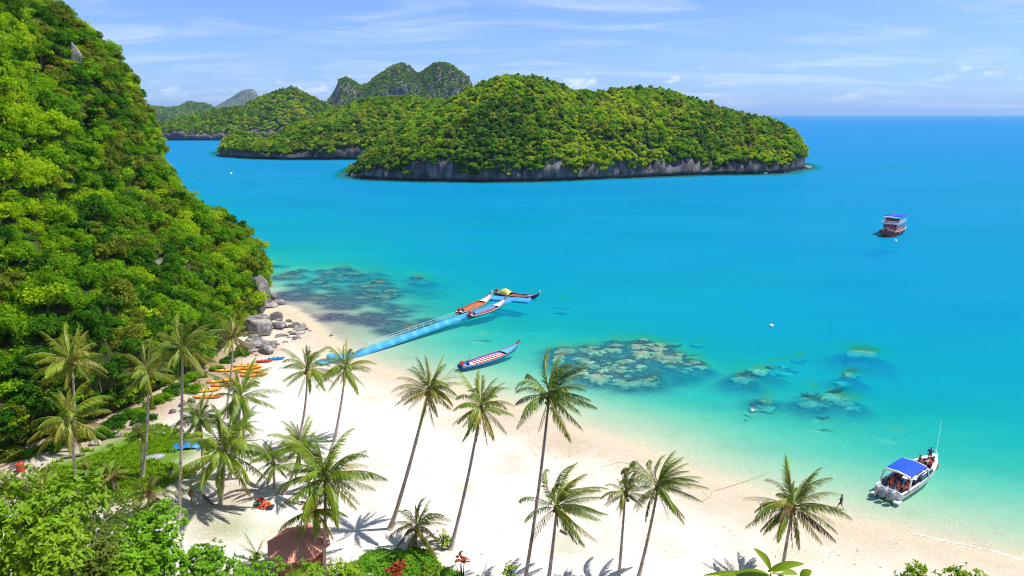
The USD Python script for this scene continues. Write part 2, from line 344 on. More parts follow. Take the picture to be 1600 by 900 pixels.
# how much of the ground is soil, grass or reef
def blob(cx, cy, r, s): return np.exp(-(((GX - cx) / r) ** 2 + ((GY - cy) / s) ** 2))
P3 = np.stack([GX, GY, GX * 0], -1)
HILL_X0 = lambda y: np.interp(y, [0, 30, 45, 60, 72, 79, 88, 100, 119, 135, 145, 150, 156, 162, 170, 178], [-74, -73, -70, -65, -59, -55, -51, -48, -48.5, -51, -53.0, -54.5, -62, -76, -104, -140])
soil = np.clip(1.25 - (GX - HILL_X0(GY)) / 11.0, 0, 1) * (GY < 112) + 0.5 * blob(-36, 62, 11, 7)
soil = np.clip(soil + 1.3 * nz(P3, 7.0, 11), 0, 1) * (GS > 3)
grass_pts = [on_ground(*p) for p in ((205, 712), (255, 705), (160, 735), (110, 745), (210, 690), (175, 760), (230, 735))]
grass = np.clip(sum(blob(p[0], p[1], 5.0, 3.6) for p in grass_pts) * 0.9 + 1.2 * nz(P3, 5.0, 13) - 0.15, 0, 1) * (GS > 4)
g2 = on_ground(380, 830); grass = np.maximum(grass, np.clip(0.42 * blob(g2[0], g2[1], 7, 4) + .8 * nz(P3, 3.0, 17) - .12, 0, .5))
EDGE = np.min([np.maximum(-sdf(GP, f), 0) for f in FOOT], 0)
west = np.exp(-((GX + 36) / 20) ** 2 - ((GY - 152) / 30) ** 2) * (GS < -1.0)
reefm = np.clip(np.exp(-(EDGE / 24) ** 2) + west * 0.78 + 2.2 * nz(P3 * V(.6, 1, 1), 6.0, 19) * (west + 0.1), 0, 1) * (GS < 0)
q = np.stack([project(at)[0] for at in [P3]] + [project(at)[1] for at in [P3]], -1)
reefm = np.maximum(reefm, np.clip(0.75 - np.maximum(-sdf(q, REEF_PX), 0) / 14.0 + 0.9 * nz(P3, 3.0, 23), 0, 1) * (GY > 60) * (GY < 150) * (GS < -4))

reefm = np.maximum(reefm, np.clip(MOUND * 1.5, 0, 1) * (GS < -1))
look('sand', {
    'g': ('geometry', {}), 'sep': ('separate_xyz', {}), 'n': ('noise_texture', {'scale': 0.35, 'detail': 6.0, 'roughness': 0.6}), 'n2': ('noise_texture', {'scale': 5.0, 'detail': 6.0, 'roughness': 0.7}), 'n3': ('noise_texture', {'scale': 1.2, 'detail': 5.0, 'roughness': 0.6}),
    'zz': ('math', {'math_type': 'multiply_add', 'value2': 0.7, 'value3': -0.35}), 'za': ('math', {'math_type': 'add'}),
    'wet': ('rgb_ramp', {'ramp': [(0.0, (.52, .45, .33)), (0.16, (.49, .42, .32)), (0.42, (.56, .49, .395)), (0.66, (.645, .60, .53)), (1.0, (.665, .635, .585))]}),
    'zs': ('math', {'math_type': 'multiply', 'value2': 0.62}),
    'sp': ('rgb_ramp', {'ramp': [(0.32, (.74, .71, .69)), (0.56, (1, 1, 1))]}), 'mul': ('mix', {'mix_type': 'multiply', 'fac': 1.0}),
    'as': ('attribute', {'attribute': 'soil'}), 'ag': ('attribute', {'attribute': 'grass'}), 'ar': ('attribute', {'attribute': 'reef'}),
    'soilc': ('rgb_ramp', {'ramp': [(0.3, (.16, .10, .06)), (0.55, (.36, .26, .17)), (0.75, (.54, .43, .32))]}),
    'grassc': ('rgb_ramp', {'ramp': [(0.3, (.055, .13, .012)), (0.6, (.13, .24, .02)), (0.75, (.22, .27, .06))]}),
    'reefc': ('rgb_ramp', {'ramp': [(0.3, (.03, .025, .06)), (0.55, (.085, .065, .10)), (0.75, (.24, .19, .15))]}),
    'm1': ('mix', {}), 'm2': ('mix', {}), 'm3': ('mix', {}),
    'bs': ('math', {'math_type': 'multiply_add', 'value2': 0.45}), 'b': ('bump', {'strength': 0.55, 'distance': 0.12}),
    'p': ('principled_bsdf', {'roughness': 0.85, 'specular_ior_level': 0.25})},
    [('g.position', 'sep.vector'), ('g.position', 'n.vector'), ('g.position', 'n2.vector'), ('g.position', 'n3.vector'), ('n.fac', 'zz.value1'), ('zz.value', 'za.value1'), ('sep.z', 'za.value2'), ('za.value', 'zs.value1'), ('zs.value', 'wet.fac'),
     ('n2.fac', 'sp.fac'), ('wet.color', 'mul.color1'), ('sp.color', 'mul.color2'), ('n2.fac', 'soilc.fac'), ('n2.fac', 'grassc.fac'), ('n3.fac', 'reefc.fac'),
     ('mul.color', 'm1.color1'), ('soilc.color', 'm1.color2'), ('as.fac', 'm1.fac'), ('m1.color', 'm2.color1'), ('grassc.color', 'm2.color2'), ('ag.fac', 'm2.fac'), ('m2.color', 'm3.color1'), ('reefc.color', 'm3.color2'), ('ar.fac', 'm3.fac'),
     ('m3.color', 'p.base_color'), ('n2.fac', 'bs.value1'), ('n3.fac', 'bs.value3'), ('bs.value', 'b.height'), ('b.normal', 'p.normal')], 'p.BSDF')
ground = usdkit.mesh(stage, '/World/beach_ground', (np.stack([GX, GY, GZ], -1).reshape(-1, 3), grid_mesh()), M['sand'], smooth=True)
for k, a in (('soil', soil), ('grass', grass), ('reef', reefm)): add_primvar(ground, k, a.ravel())
tag(ground, 'white sand beach running down into the bay as its sea bed', 'beach', None, 'structure')

# the sea: clear where it is shallow, its own turquoise and blue where it is deep
from scipy.ndimage import minimum_filter
DEPTH = np.maximum(-np.where((GS < -10) & (GY < 185), minimum_filter(GZ, 3), GZ), 0.0)
for c, a, b, t, k in CORALS:
    on = ((GX - c[0]) / (a * .9)) ** 2 + ((GY - c[1] + .55) / (b * .85 + .1)) ** 2 < 1; DEPTH = np.where(on, np.minimum(DEPTH, .62 * t), DEPTH)
stops = [0, .25, .6, 1.1, 1.8, 2.7, 3.8, 5.2, 8, 14, 24]
scat = [tuple(.84 * x for x in s) for s in [(.02, .40, .34), (.02, .40, .34), (.012, .41, .36), (.006, .39, .40), (.003, .36, .44), (.002, .325, .47), (.002, .29, .49), (.002, .265, .50), (.006, .245, .47), (.010, .215, .48), (.012, .20, .50)]]
kx = V(0.80, 0.19, 0.23)
fac = lambda d: math.sqrt(d / 24.0)
fine = np.linspace(0, 1, 40)
ramp_t = [(f, tuple(np.exp(-kx * 24 * f * f * 1.15))) for f in fine]
ramp_s = [(f, tuple(np.array([np.interp(24 * f * f, stops, [s[c] for s in scat]) for c in range(3)]) * (1 - np.exp(-kx * 24 * f * f * 1.15)))) for f in fine]
look('sea', {
    'a': ('attribute', {'attribute': 'depth'}), 'g': ('geometry', {}),
    'mp': ('mapping', {'scale': (0.012, 0.05, 1.0), 'rotation': (0, 0, 0.12)}), 'nv': ('noise_texture', {'scale': 1.0, 'detail': 6.0, 'roughness': 0.62}),
    'mp3': ('mapping', {'scale': (0.10, 0.42, 1.0), 'rotation': (0, 0, -0.1)}), 'nv3': ('noise_texture', {'scale': 1.0, 'detail': 7.0, 'roughness': 0.7}), 'v3': ('math', {'math_type': 'multiply_add', 'value2': 0.42}),
    'v': ('math', {'math_type': 'multiply_add', 'value2': 0.42, 'value3': 0.70}), 'd': ('math', {'math_type': 'multiply'}),
    'rt': ('rgb_ramp', {'ramp': ramp_t}), 'rs': ('rgb_ramp', {'ramp': ramp_s}),
    'mw': ('mapping', {'scale': (0.5, 0.9, 1.0)}), 'w1': ('noise_texture', {'scale': 0.9, 'detail': 5.0, 'roughness': 0.6}),
    'b': ('bump', {'strength': 0.40, 'distance': 0.30}),
    'tr': ('transparent_bsdf', {}), 'di': ('diffuse_bsdf', {}), 'ad': ('add_closure', {}),
    'gl': ('glossy_bsdf', {'roughness': 0.12, 'color': (.9, .95, 1.0)}), 'fr': ('fresnel', {'IOR': 1.33}), 'fm': ('math', {'math_type': 'multiply', 'value2': 0.07}), 'mx': ('mix_closure', {})},
    [('g.position', 'mp.vector'), ('mp.vector', 'nv.vector'), ('g.position', 'mp3.vector'), ('mp3.vector', 'nv3.vector'), ('nv3.fac', 'v3.value1'), ('nv.fac', 'v3.value3'), ('v3.value', 'v.value1'), ('a.fac', 'd.value1'), ('v.value', 'd.value2'), ('d.value', 'rt.fac'), ('d.value', 'rs.fac'),
     ('g.position', 'mw.vector'), ('mw.vector', 'w1.vector'), ('w1.fac', 'b.height'), ('rt.color', 'tr.color'), ('rs.color', 'di.color'), ('tr.BSDF', 'ad.closure1'), ('di.BSDF', 'ad.closure2'),
     ('b.normal', 'gl.normal'), ('b.normal', 'di.normal'), ('fr.fac', 'fm.value1'), ('fm.value', 'mx.fac'), ('ad.closure', 'mx.closure1'), ('gl.BSDF', 'mx.closure2')], 'mx.closure')
sea = usdkit.mesh(stage, '/World/sea', (np.stack([GX, GY, GX * 0], -1).reshape(-1, 3), grid_mesh(GS < 6)), M['sea'], smooth=False)
add_primvar(sea, 'depth', np.sqrt(np.minimum(DEPTH, 24) / 24.0).ravel())
tag(sea, 'calm sea, pale green at the beach and turquoise to blue farther out', 'sea', None, 'structure')

# ------------------------------------------------------------------ rock and foliage materials
def rock_look(name, dark, mid, light, scale, streak=0.35, bump=0.5, stain=None):
    n = {'g': ('geometry', {}), 'm': ('mapping', {'scale': (1, 1, streak)}), 'n': ('noise_texture', {'scale': scale, 'detail': 8.0, 'roughness': 0.65, 'distortion': 0.4}), 'v': ('voronoi_texture', {'scale': scale * 1.3, 'feature': 'distance_to_edge'}),
         'o': ('object_info', {}), 'om': ('math', {'math_type': 'multiply_add', 'value2': 0.16, 'value3': -0.08}), 'oa': ('math', {'math_type': 'add'}),
         'r': ('rgb_ramp', {'ramp': [(0.28, dark), (0.5, mid), (0.68, light)]}), 'b': ('bump', {'strength': 0.9, 'distance': bump}), 'p': ('principled_bsdf', {'roughness': 0.85, 'specular_ior_level': 0.3}),
         'sep': ('separate_xyz', {}), 'tz': ('map_range', {'from_min': 0.2, 'from_max': 1.9, 'to_min': 0.22, 'to_max': 1.0, 'clamp': True}), 'mu': ('mix', {'mix_type': 'multiply', 'fac': 1.0})}
    l = [('g.position', 'm.vector'), ('m.vector', 'n.vector'), ('m.vector', 'v.vector'), ('o.random', 'om.value1'), ('om.value', 'oa.value1'), ('n.fac', 'oa.value2'), ('oa.value', 'r.fac'), ('n.fac', 'b.height'), ('b.normal', 'p.normal')]
    if stain:                                   # the dark band of algae and oysters along the waterline
        l += [('g.position', 'sep.vector'), ('sep.z', 'tz.value'), ('r.color', 'mu.color1'), ('tz.result', 'mu.color2'), ('mu.color', 'p.base_color')]
    else: l += [('r.color', 'p.base_color')]
    return look(name, n, l, 'p.BSDF')
rock_look('cliff', (.016, .016, .020), (.058, .055, .064), (.17, .16, .165), 0.22, 0.3, 1.2, True)
rock_look('far_cliff', (.05, .047, .052), (.12, .11, .115), (.26, .23, .21), 0.03, 0.3, 6.0)
rock_look('boulder', (.06, .052, .055), (.18, .16, .16), (.38, .345, .32), 0.9, 1.0, 0.12)
rock_look('coral', (.11, .08, .065), (.35, .26, .18), (.54, .45, .30), 1.6, 1.0, 0.2)
rock_look('far_scrub', (.035, .055, .03), (.075, .105, .055), (.17, .18, .15), 0.02, 0.4, 6.0)
rock_look('coral_dark', (.05, .045, .05), (.15, .12, .10), (.30, .25, .19), 1.6, 1.0, 0.2)
rock_look('jungle_floor', (.03, .028, .012), (.065, .055, .025), (.15, .12, .08), 0.3, 0.5, 0.6)

leaf('hill_bright', (0.203, 0.378, 0.005), (0.486, 0.620, 0.009), (0.620, 0.620, 0.018))
leaf('hill_green', (0.095, 0.256, 0.005), (0.270, 0.488, 0.009), (0.405, 0.537, 0.013))
leaf('hill_deep', (0.035, 0.140, 0.007), (0.115, 0.293, 0.009), (0.203, 0.366, 0.013))
leaf('hill_olive', (0.13, 0.20, 0.015), (0.31, 0.36, 0.028), (0.470, 0.318, 0.078))
leaf('hill_dry', (0.235, 0.160, 0.052), (0.470, 0.300, 0.111), (0.587, 0.389, 0.157))
leaf('isle_bright', (0.263, 0.448, 0.012), (0.607, 0.620, 0.020), (0.620, 0.620, 0.043), patch=30)
leaf('isle_green', (0.130, 0.300, 0.012), (0.334, 0.530, 0.017), (0.493, 0.599, 0.029), patch=30)
leaf('isle_deep', (0.064, 0.169, 0.014), (0.168, 0.321, 0.020), (0.263, 0.380, 0.029), patch=30)
leaf('isle_olive', (0.197, 0.274, 0.026), (0.406, 0.430, 0.046), (0.557, 0.418, 0.070), patch=30)
plain('bark', (.19, .15, .115), 0.9, 0.3, 4.0)

# ------------------------------------------------------------------ trees
def leaf_cloud(c, n, n_out, size, r, fold=0.3, up=0.22):
    """n leaf sprays (two triangles each) round the points c, facing roughly along n_out."""
    k = len(c)
    nn = n_out + r.normal(0, 0.65, (k, 3)) + V(0, 0, up); nn /= np.linalg.norm(nn, axis=1, keepdims=True)
    a = np.cross(nn, r.normal(0, 1, (k, 3))); a /= np.linalg.norm(a, axis=1, keepdims=True)
    b = np.cross(nn, a)
    s = size * r.uniform(0.6, 1.25, (k, 1)); w = s * r.uniform(0.42, 0.62, (k, 1))
    tip = c + a * s - nn * s * fold; root = c - a * s * 0.8
    l, rr = c + b * w - nn * w * fold, c - b * w - nn * w * fold
    v = np.stack([root, rr, tip, l], 1).reshape(-1, 3)
    i = np.arange(k)[:, None] * 4
    return v, np.vstack([i + [0, 1, 2], i + [0, 2, 3]])
def crown_mesh(r, radius, height, blobs, leaves, size, flat=0.75):
    """A crown of several leafy clumps, each a shell with gaps."""
    cs, ns = [], []
    for k in range(blobs):
        th = r.uniform(0, 2 * math.pi); rho = radius * 0.78 * math.sqrt(r.random()) if k else 0.0
        br = radius * r.uniform(0.24, 0.46)
        bc = V(rho * math.cos(th), rho * math.sin(th), height * (0.50 + 0.60 * r.random() * (1 - .75 * rho / radius)))
        m = leaves // blobs
        d = r.normal(0, 1, (m, 3)); d[:, 2] = np.where(r.random(m) < .3, -.7, 1.0) * np.abs(d[:, 2]); d /= np.linalg.norm(d, axis=1, keepdims=True)
        rad = br * (r.uniform(0.6, 1.1, (m, 1)) + .35 * (r.random((m, 1)) < .08))
        cs.append(bc + d * rad * V(1, 1, flat)); ns.append(d)
    return leaf_cloud(np.vstack(cs), None, np.vstack(ns), size, r)
def tree_kind(name, r, radius, height, blobs, leaves, size, mat, trunk=True, flat=0.75):
    k = kind_of(name)
    usdkit.mesh(stage, f'{k.GetPath()}/crown', crown_mesh(r, radius, height, blobs, leaves, size, flat), M[mat])
    if trunk:
        mb = MB(); mb.tube([(0, 0, -1.5), (.05 * radius, 0, height * .35), (0, .05 * radius, height * .75)], [.09 * radius * .6, .07 * radius * .6, .03 * radius * .6], 5)
        for j in range(4):
            a = j * 1.7 + r.random(); mb.tube([(0, 0, height * .4), (radius * .3 * math.cos(a), radius * .3 * math.sin(a), height * .65), (radius * .5 * math.cos(a), radius * .5 * math.sin(a), height * .8)], [.03 * radius, .02 * radius, .008 * radius], 4)
        usdkit.mesh(stage, f'{k.GetPath()}/trunk', mb.arrays(), M['bark'])
    return k
tr = np.random.default_rng(5)
HK, HMAT = [], ['hill_bright'] * 3 + ['hill_green'] * 3 + ['hill_deep'] * 2 + ['hill_olive'] * 2 + ['hill_dry']
HNAME = {'hill_bright': 'bright yellow-green leafy tree in the jungle on the steep left hillside', 'hill_green': 'fresh green leafy tree in the jungle on the steep left hillside', 'hill_deep': 'dark green dense tree in the jungle on the steep left hillside',
         'hill_olive': 'olive green scrubby tree in the jungle on the steep left hillside', 'hill_dry': 'dry brown leafless-looking scrub tree in the jungle on the steep left hillside'}
for m in HMAT:
    HK.append(tree_kind('hillside_tree', tr, tr.uniform(1.7, 2.5), tr.uniform(2.6, 3.6), tr.integers(10, 17), 1600 if m != 'hill_dry' else 600, 0.19, m, flat=0.8))
IK, IMAT = [], ['isle_bright'] * 3 + ['isle_green'] * 3 + ['isle_deep'] * 2 + ['isle_olive']
INAME = {'isle_bright': 'light green round-crowned tree in the forest on the rocky island', 'isle_green': 'mid green round-crowned tree in the forest on the rocky island', 'isle_deep': 'dark green round-crowned tree in the forest on the rocky island', 'isle_olive': 'olive brown tree in the forest on the rocky island'}
for m in IMAT:
    IK.append(tree_kind('island_tree', tr, 3.6 * tr.uniform(.85, 1.15), tr.uniform(5.0, 6.6), tr.integers(8, 13), 800, 0.52, m, flat=0.8))

def sample_surface(P, ok, n, r):
    """n points on the rows-by-columns surface where ok holds, evenly by area, with the slope's outward normal."""
    a, b, c, d = P[:-1, :-1], P[1:, :-1], P[1:, 1:], P[:-1, 1:]
    cr = np.cross(c - a, d - b); area = np.linalg.norm(cr, axis=-1) * .5
    use = ok[:-1, :-1] & ok[1:, 1:] & ok[1:, :-1] & ok[:-1, 1:]
    w = (area * use).ravel(); pick = r.choice(len(w), n, p=w / w.sum())
    i, j = np.unravel_index(pick, use.shape); u, v = r.random(n)[:, None], r.random(n)[:, None]
    p = (a[i, j] * (1 - u) + b[i, j] * u) * (1 - v) + (d[i, j] * (1 - u) + c[i, j] * u) * v
    nn = cr[i, j]; nn /= np.linalg.norm(nn, axis=1, keepdims=True)
    nn *= np.sign((nn * (CAM - p)).sum(1, keepdims=True))
    return p, nn
def thin(p, dmin):
    """Indices of points at least dmin apart, in order."""
    from scipy.spatial import cKDTree
    t = cKDTree(p); keep = np.ones(len(p), bool)
    for i in range(len(p)):
        if keep[i]:
            for j in t.query_ball_point(p[i], dmin if np.isscalar(dmin) else dmin[i]):
                if j > i: keep[j] = False
    return np.nonzero(keep)[0]
def pick_kind(p, mats, r, scale, bias):
    """Kinds come in drifts: neighbours tend to be alike."""
    n = nz(p, scale, 31, 3) * 2.2 + r.normal(0, 0.38, len(p)) + bias
    return n
# ------------------------------------------------------------------ the steep wooded hill on the left
HS = np.array([(-1.5, -3), (-.3, -0.5), (.3, 1.0), (.4, 3.2), (.6, 7), (1.2, 10), (4.8, 14.5), (12.8, 19), (17.2, 24.5), (20.3, 30.5), (22.6, 38), (25.3, 45), (28, 52), (33, 56), (39, 61), (48, 67), (65, 78), (84, 88), (105, 94)], float)
ys = np.r_[np.arange(8, 140, 1.7), np.arange(140, 178, 0.9)]
tv = np.linspace(0, 1, 84)
cum = np.r_[0, np.cumsum(np.linalg.norm(np.diff(HS, axis=0), axis=1))]; cum /= cum[-1]
sv, zv = np.interp(tv, cum, HS[:, 0]), np.interp(tv, cum, HS[:, 1])
zk = np.interp(ys, [8, 40, 60, 90, 178], [0.85, 0.95, 1, 1, 1])
H = np.stack([HILL_X0(ys)[:, None] - sv[None], np.repeat(ys[:, None], len(sv), 1), zv[None] * zk[:, None]], -1)
lw = np.clip(H[..., 2] / 6.0, 0, 1) * np.where(ys[:, None] > 136, 0.40, 1.0)
H[..., 0] += 13.0 * nz(H * V(1, 1, .45), 20.0, 41, 3) * lw + 2.4 * nz(H, 4.5, 43, 3) * lw
H[..., 2] += 5.0 * nz(H, 14.0, 45, 3) * np.clip(H[..., 2] / 12, 0, 1)
BARE_PX = [(116, 86, 8), (109, 165, 8), (200, 232, 6), (267, 255, 15), (252, 395, 19), (408, 452, 14), (200, 240, 5)]
hx, hy = project(H)
bare = np.zeros(H.shape[:2])
for x, y, r in BARE_PX: bare = np.maximum(bare, np.exp(-(((hx - x) / r) ** 2 + ((hy - y) / (1.5 * r)) ** 2)))
hollow = np.zeros(H.shape[:2])                # shaded hollows under the overhangs
for x, y, r in ((252, 385, 24), (150, 205, 18), (60, 260, 22), (30, 520, 34), (215, 300, 16), (120, 330, 22), (330, 400, 16), (70, 120, 20), (300, 470, 18), (180, 430, 24)): hollow = np.maximum(hollow, np.exp(-(((hx - x) / r) ** 2 + ((hy - y) / (1.3 * r)) ** 2)))
H[..., 0] -= 6.5 * hollow
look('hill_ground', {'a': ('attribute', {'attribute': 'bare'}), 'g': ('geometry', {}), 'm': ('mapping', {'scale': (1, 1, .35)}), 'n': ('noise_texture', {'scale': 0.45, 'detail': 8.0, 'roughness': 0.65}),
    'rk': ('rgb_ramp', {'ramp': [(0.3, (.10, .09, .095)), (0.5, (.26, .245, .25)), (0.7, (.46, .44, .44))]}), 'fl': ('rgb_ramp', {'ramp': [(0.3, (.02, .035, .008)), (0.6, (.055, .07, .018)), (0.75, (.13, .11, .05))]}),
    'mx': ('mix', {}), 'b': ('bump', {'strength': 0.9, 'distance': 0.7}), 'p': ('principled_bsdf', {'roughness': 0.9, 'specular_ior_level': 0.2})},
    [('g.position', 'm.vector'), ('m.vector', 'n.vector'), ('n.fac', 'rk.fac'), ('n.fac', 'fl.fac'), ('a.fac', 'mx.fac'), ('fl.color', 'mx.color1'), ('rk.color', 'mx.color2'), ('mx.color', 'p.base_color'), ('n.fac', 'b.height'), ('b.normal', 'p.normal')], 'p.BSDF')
hv, hf = loft(H, closed=False)
hill = usdkit.mesh(stage, '/World/hillside', (hv, hf), M['hill_ground'], smooth=True)
add_primvar(hill, 'bare', np.clip(bare * 1.6, 0, 1).ravel())
tag(hill, 'steep limestone hillside under the jungle on the left', 'hill', None, 'structure')
hr = np.random.default_rng(9)
okh = (H[..., 2] > 1.2)
hp, hn = sample_surface(H, okh, 24000, hr)
sx, sy = project(hp)
vis = ((hn * (CAM - hp)).sum(1) > -60) & (sx > -90) & (sx < 470) & (sy > -90) & (sy < 860)
out = np.zeros(len(hp), bool)
for x, y, r in BARE_PX: out |= ((sx - x) / (r * .8)) ** 2 + ((sy - y) / (r * 1.2)) ** 2 < 1
hp, hn = hp[vis & ~out], hn[vis & ~out]
hsc = (0.42 + 1.0 * hr.random(len(hp)) ** 1.6) * np.where(hp[:, 1] > 138, .72, 1.0)
k = thin(hp, 1.5 * hsc); hp, hn, hsc = hp[k], hn[k], hsc[k]
hp = hp - V(0, 0, 0.9) - hn * 0.3
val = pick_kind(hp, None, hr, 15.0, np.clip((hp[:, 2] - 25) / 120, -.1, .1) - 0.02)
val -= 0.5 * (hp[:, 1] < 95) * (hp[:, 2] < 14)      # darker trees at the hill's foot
def choose(v, r, far):
    if far and r.random() < .3: return r.choice([8, 9])
    if r.random() < .012: return 10
    return r.integers(0, 3) if v > .22 else (r.integers(3, 6) if v > -.22 else (r.integers(6, 8) if r.random() < .7 else r.choice([8, 9])))
sx, sy = project(hp)
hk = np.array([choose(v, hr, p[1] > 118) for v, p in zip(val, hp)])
dryz = (np.exp(-((sx - 235) / 38) ** 2 - ((sy - 360) / 50) ** 2) + .7 * np.exp(-((sx - 145) / 25) ** 2 - ((sy - 90) / 50) ** 2)) > hr.uniform(.25, 1.3, len(hp)); hk = np.where(dryz, hr.choice([8, 9, 8, 9, 5, 4], len(hp)), hk)
dist = np.linalg.norm(hp - CAM, axis=1); sx, sy = project(hp)
inframe = (sx > -20) & (sx < 440) & (sy > -30)
order = np.argsort(np.where(inframe, dist / hsc, 1e9))
one, rest = order[:300], order[300:]
hrz = hr.uniform(0, 6.28, len(hp)); hst = np.stack([hsc, hsc, hsc * hr.uniform(.85, 1.3, len(hp))], 1)
def hill_place(x, y):
    if y > 560 - .35 * x: return 'at the foot of the left hillside, behind the palms'
    if x > 300 and y > 330: return 'on the seaward nose of the left hillside, above the boulders'
    if x > 105 + .55 * (y - 90): return 'along the skyline edge of the left hillside'
    if y < 190: return 'high on the left hillside, in the upper left corner'
    return 'on the middle of the left hillside, level with the island' if y < 330 else 'on the lower middle of the left hillside, above the palms'
TONE = {'hill_bright': 'bright yellow-green', 'hill_green': 'fresh green', 'hill_deep': 'dark green', 'hill_olive': 'olive green', 'hill_dry': 'dry brown'}
for i in one:
    tn, pl_ = TONE[HMAT[hk[i]]], hill_place(sx[i], sy[i]); copy_of(HK[hk[i]], 'hillside_tree', tn + ' tree ' + pl_, 'tree', hp[i], hrz[i], hst[i], tn + ' trees ' + pl_)
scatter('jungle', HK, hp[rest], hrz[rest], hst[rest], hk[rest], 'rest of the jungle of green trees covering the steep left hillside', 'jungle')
print('hill trees', len(hp))

# ------------------------------------------------------------------ islands
def island(name, st, label, cat, mat, **kw):
    P, A = island_surface(st, **kw)
    g = usdkit.mesh(stage, numbered(name), loft(P, closed=False), M[mat], smooth=True)
    tag(g, label, cat, None, 'structure'); return P, A
def wood(P, A, n, dmin, r, scale_rng, singles, label, lo=0.0, slope=None, sink=2.0, single_label=None, szl=1.0, drift=45.0, bias=0.0, grp=''):
    hang = (P[..., 2] > 3.5) & (nz(P * V(1, 1, 2), 14.0, 77, 3) > -.03)      # some trees cling to the cliff
    p, nn = sample_surface(P, ((A > lo) & (A < 1.25)) | (hang & (A == 0)), n, r)
    if slope is not None: ok = nn[:, 2] > slope(p); p, nn = p[ok], nn[ok]
    sc = r.uniform(*scale_rng, len(p)); k = thin(p, dmin * sc); p, sc, nn = p[k], sc[k], nn[k]
    v = pick_kind(p, None, r, drift, bias)
    kk = np.array([(8 if r.random() < .09 else (r.integers(0, 3) if x > .16 else (r.integers(3, 6) if x > -.22 else r.integers(6, 8)))) for x in v])
    p = p - V(0, 0, sink) * sc[:, None]
    rz = r.uniform(0, 6.28, len(p)); s3 = np.stack([sc, sc, sc * r.uniform(.85, 1.2, len(p))], 1) * szl
    order = np.argsort(np.linalg.norm(p - CAM, axis=1) / sc); one, rest = order[:singles], order[singles:]
    X_, Y_ = project(p)
    for i in one:
        tn = {'bright': 'light green', 'green': 'mid green', 'deep': 'dark green', 'olive': 'olive brown'}[IMAT[kk[i]].split('_')[1]]
        pl_ = ('over the cliff at the left end' if X_[i] < 700 else 'above the cliff left of the middle' if X_[i] < 860 else 'above the cliff right of the middle' if X_[i] < 1040 else 'above the cliff towards the right end' if X_[i] < 1160 else 'on the right tip') + ' of the large island'
        copy_of(IK[kk[i]], 'island_tree', tn + ' round-crowned tree ' + pl_, 'tree', p[i], rz[i], s3[i], tn + ' trees ' + pl_)
    scatter('forest', IK, p[rest], rz[rest], s3[rest], kk[rest], label, 'forest')
    print(label, len(p))
ir = np.random.default_rng(15)
P, A = island('island', S1, 'large forested island with low grey limestone cliffs across the bay', 'island', 'cliff', seed=2, lump=4.5, lscale=34)
wood(P, A, 14000, 2.5, ir, (.42, 1.2), 300, 'rest of the green forest covering the large island across the bay', lo=0.01)
P, A = island('island', S2, 'low forested tongue of land behind the left end of the large island', 'island', 'cliff', seed=4, lump=5, lscale=40)
wood(P, A, 9000, 2.7, ir, (.5, 1.25), 0, 'green forest on the low tongue of land behind the large island', lo=0.01)
P, A = island('island', S3, 'more distant forested island below the far peaks, left of the large island', 'island', 'cliff', seed=6, lump=9, lscale=70, cliff_var=.7)
wood(P, A, 7000, 3.6, ir, (.8, 1.5), 0, 'green forest on the more distant island at the left', lo=0.03, bias=-.15)
P, A = island('distant_peaks', S4, 'twin limestone peaks with bare cliffs and green slopes rising behind the islands', 'mountain', 'far_cliff', seed=8, lump=19, lscale=80, ease=.75, rough=9.0)
ax_, ay_ = project(P)
wood(P, A, 26000, 4.0, ir, (.55, 1.15), 0, 'green woods on the slopes of the distant twin peaks', lo=0.02, slope=lambda p: 0.50 + 0.8 * nz(p, 60, 3, 3) + .25 * (project(p)[0] > 705) + .12 * ((project(p)[0] < 545)), bias=-.2, drift=120)
P, A = island('distant_peaks', S5, 'hazy low green ridge with a rocky knob, far off at the left', 'mountain', 'far_wood' if 'far_wood' in M else 'far_cliff', seed=10, lump=20, lscale=160, rough=3)
wood(P, A, 16000, 4.6, ir, (1.3, 2.2), 0, 'woods on the hazy far ridge at the left', lo=0.0, bias=-.2, drift=120)
P, A = island('distant_peaks', S6, 'hazy bare rocky peak, farthest off at the left', 'mountain', 'far_scrub', seed=12, lump=45, lscale=200, rough=8)

# shrubs that hide the seam between the hill and the beach
fr_ = np.random.default_rng(51)
for k, (x, y) in enumerate(((372, 556), (352, 566), (338, 578), (318, 588), (300, 596), (286, 606), (268, 616), (252, 628), (234, 638), (216, 650), (196, 656), (176, 668), (156, 676), (134, 686), (112, 690), (90, 700), (70, 704), (46, 712), (24, 716), (306, 612), (225, 660), (164, 684))):
    s = fr_.uniform(.55, .95); copy_of(HK[[6, 7, 4, 8, 3][k % 5]], 'shrub', 'low dark shrub where the left jungle meets the beach, behind the palms', 'shrub', on_ground(x, y) - V(0, 0, .9), k * 1.3, (s, s, s * .8), 'shrubs along the foot of the left hillside')
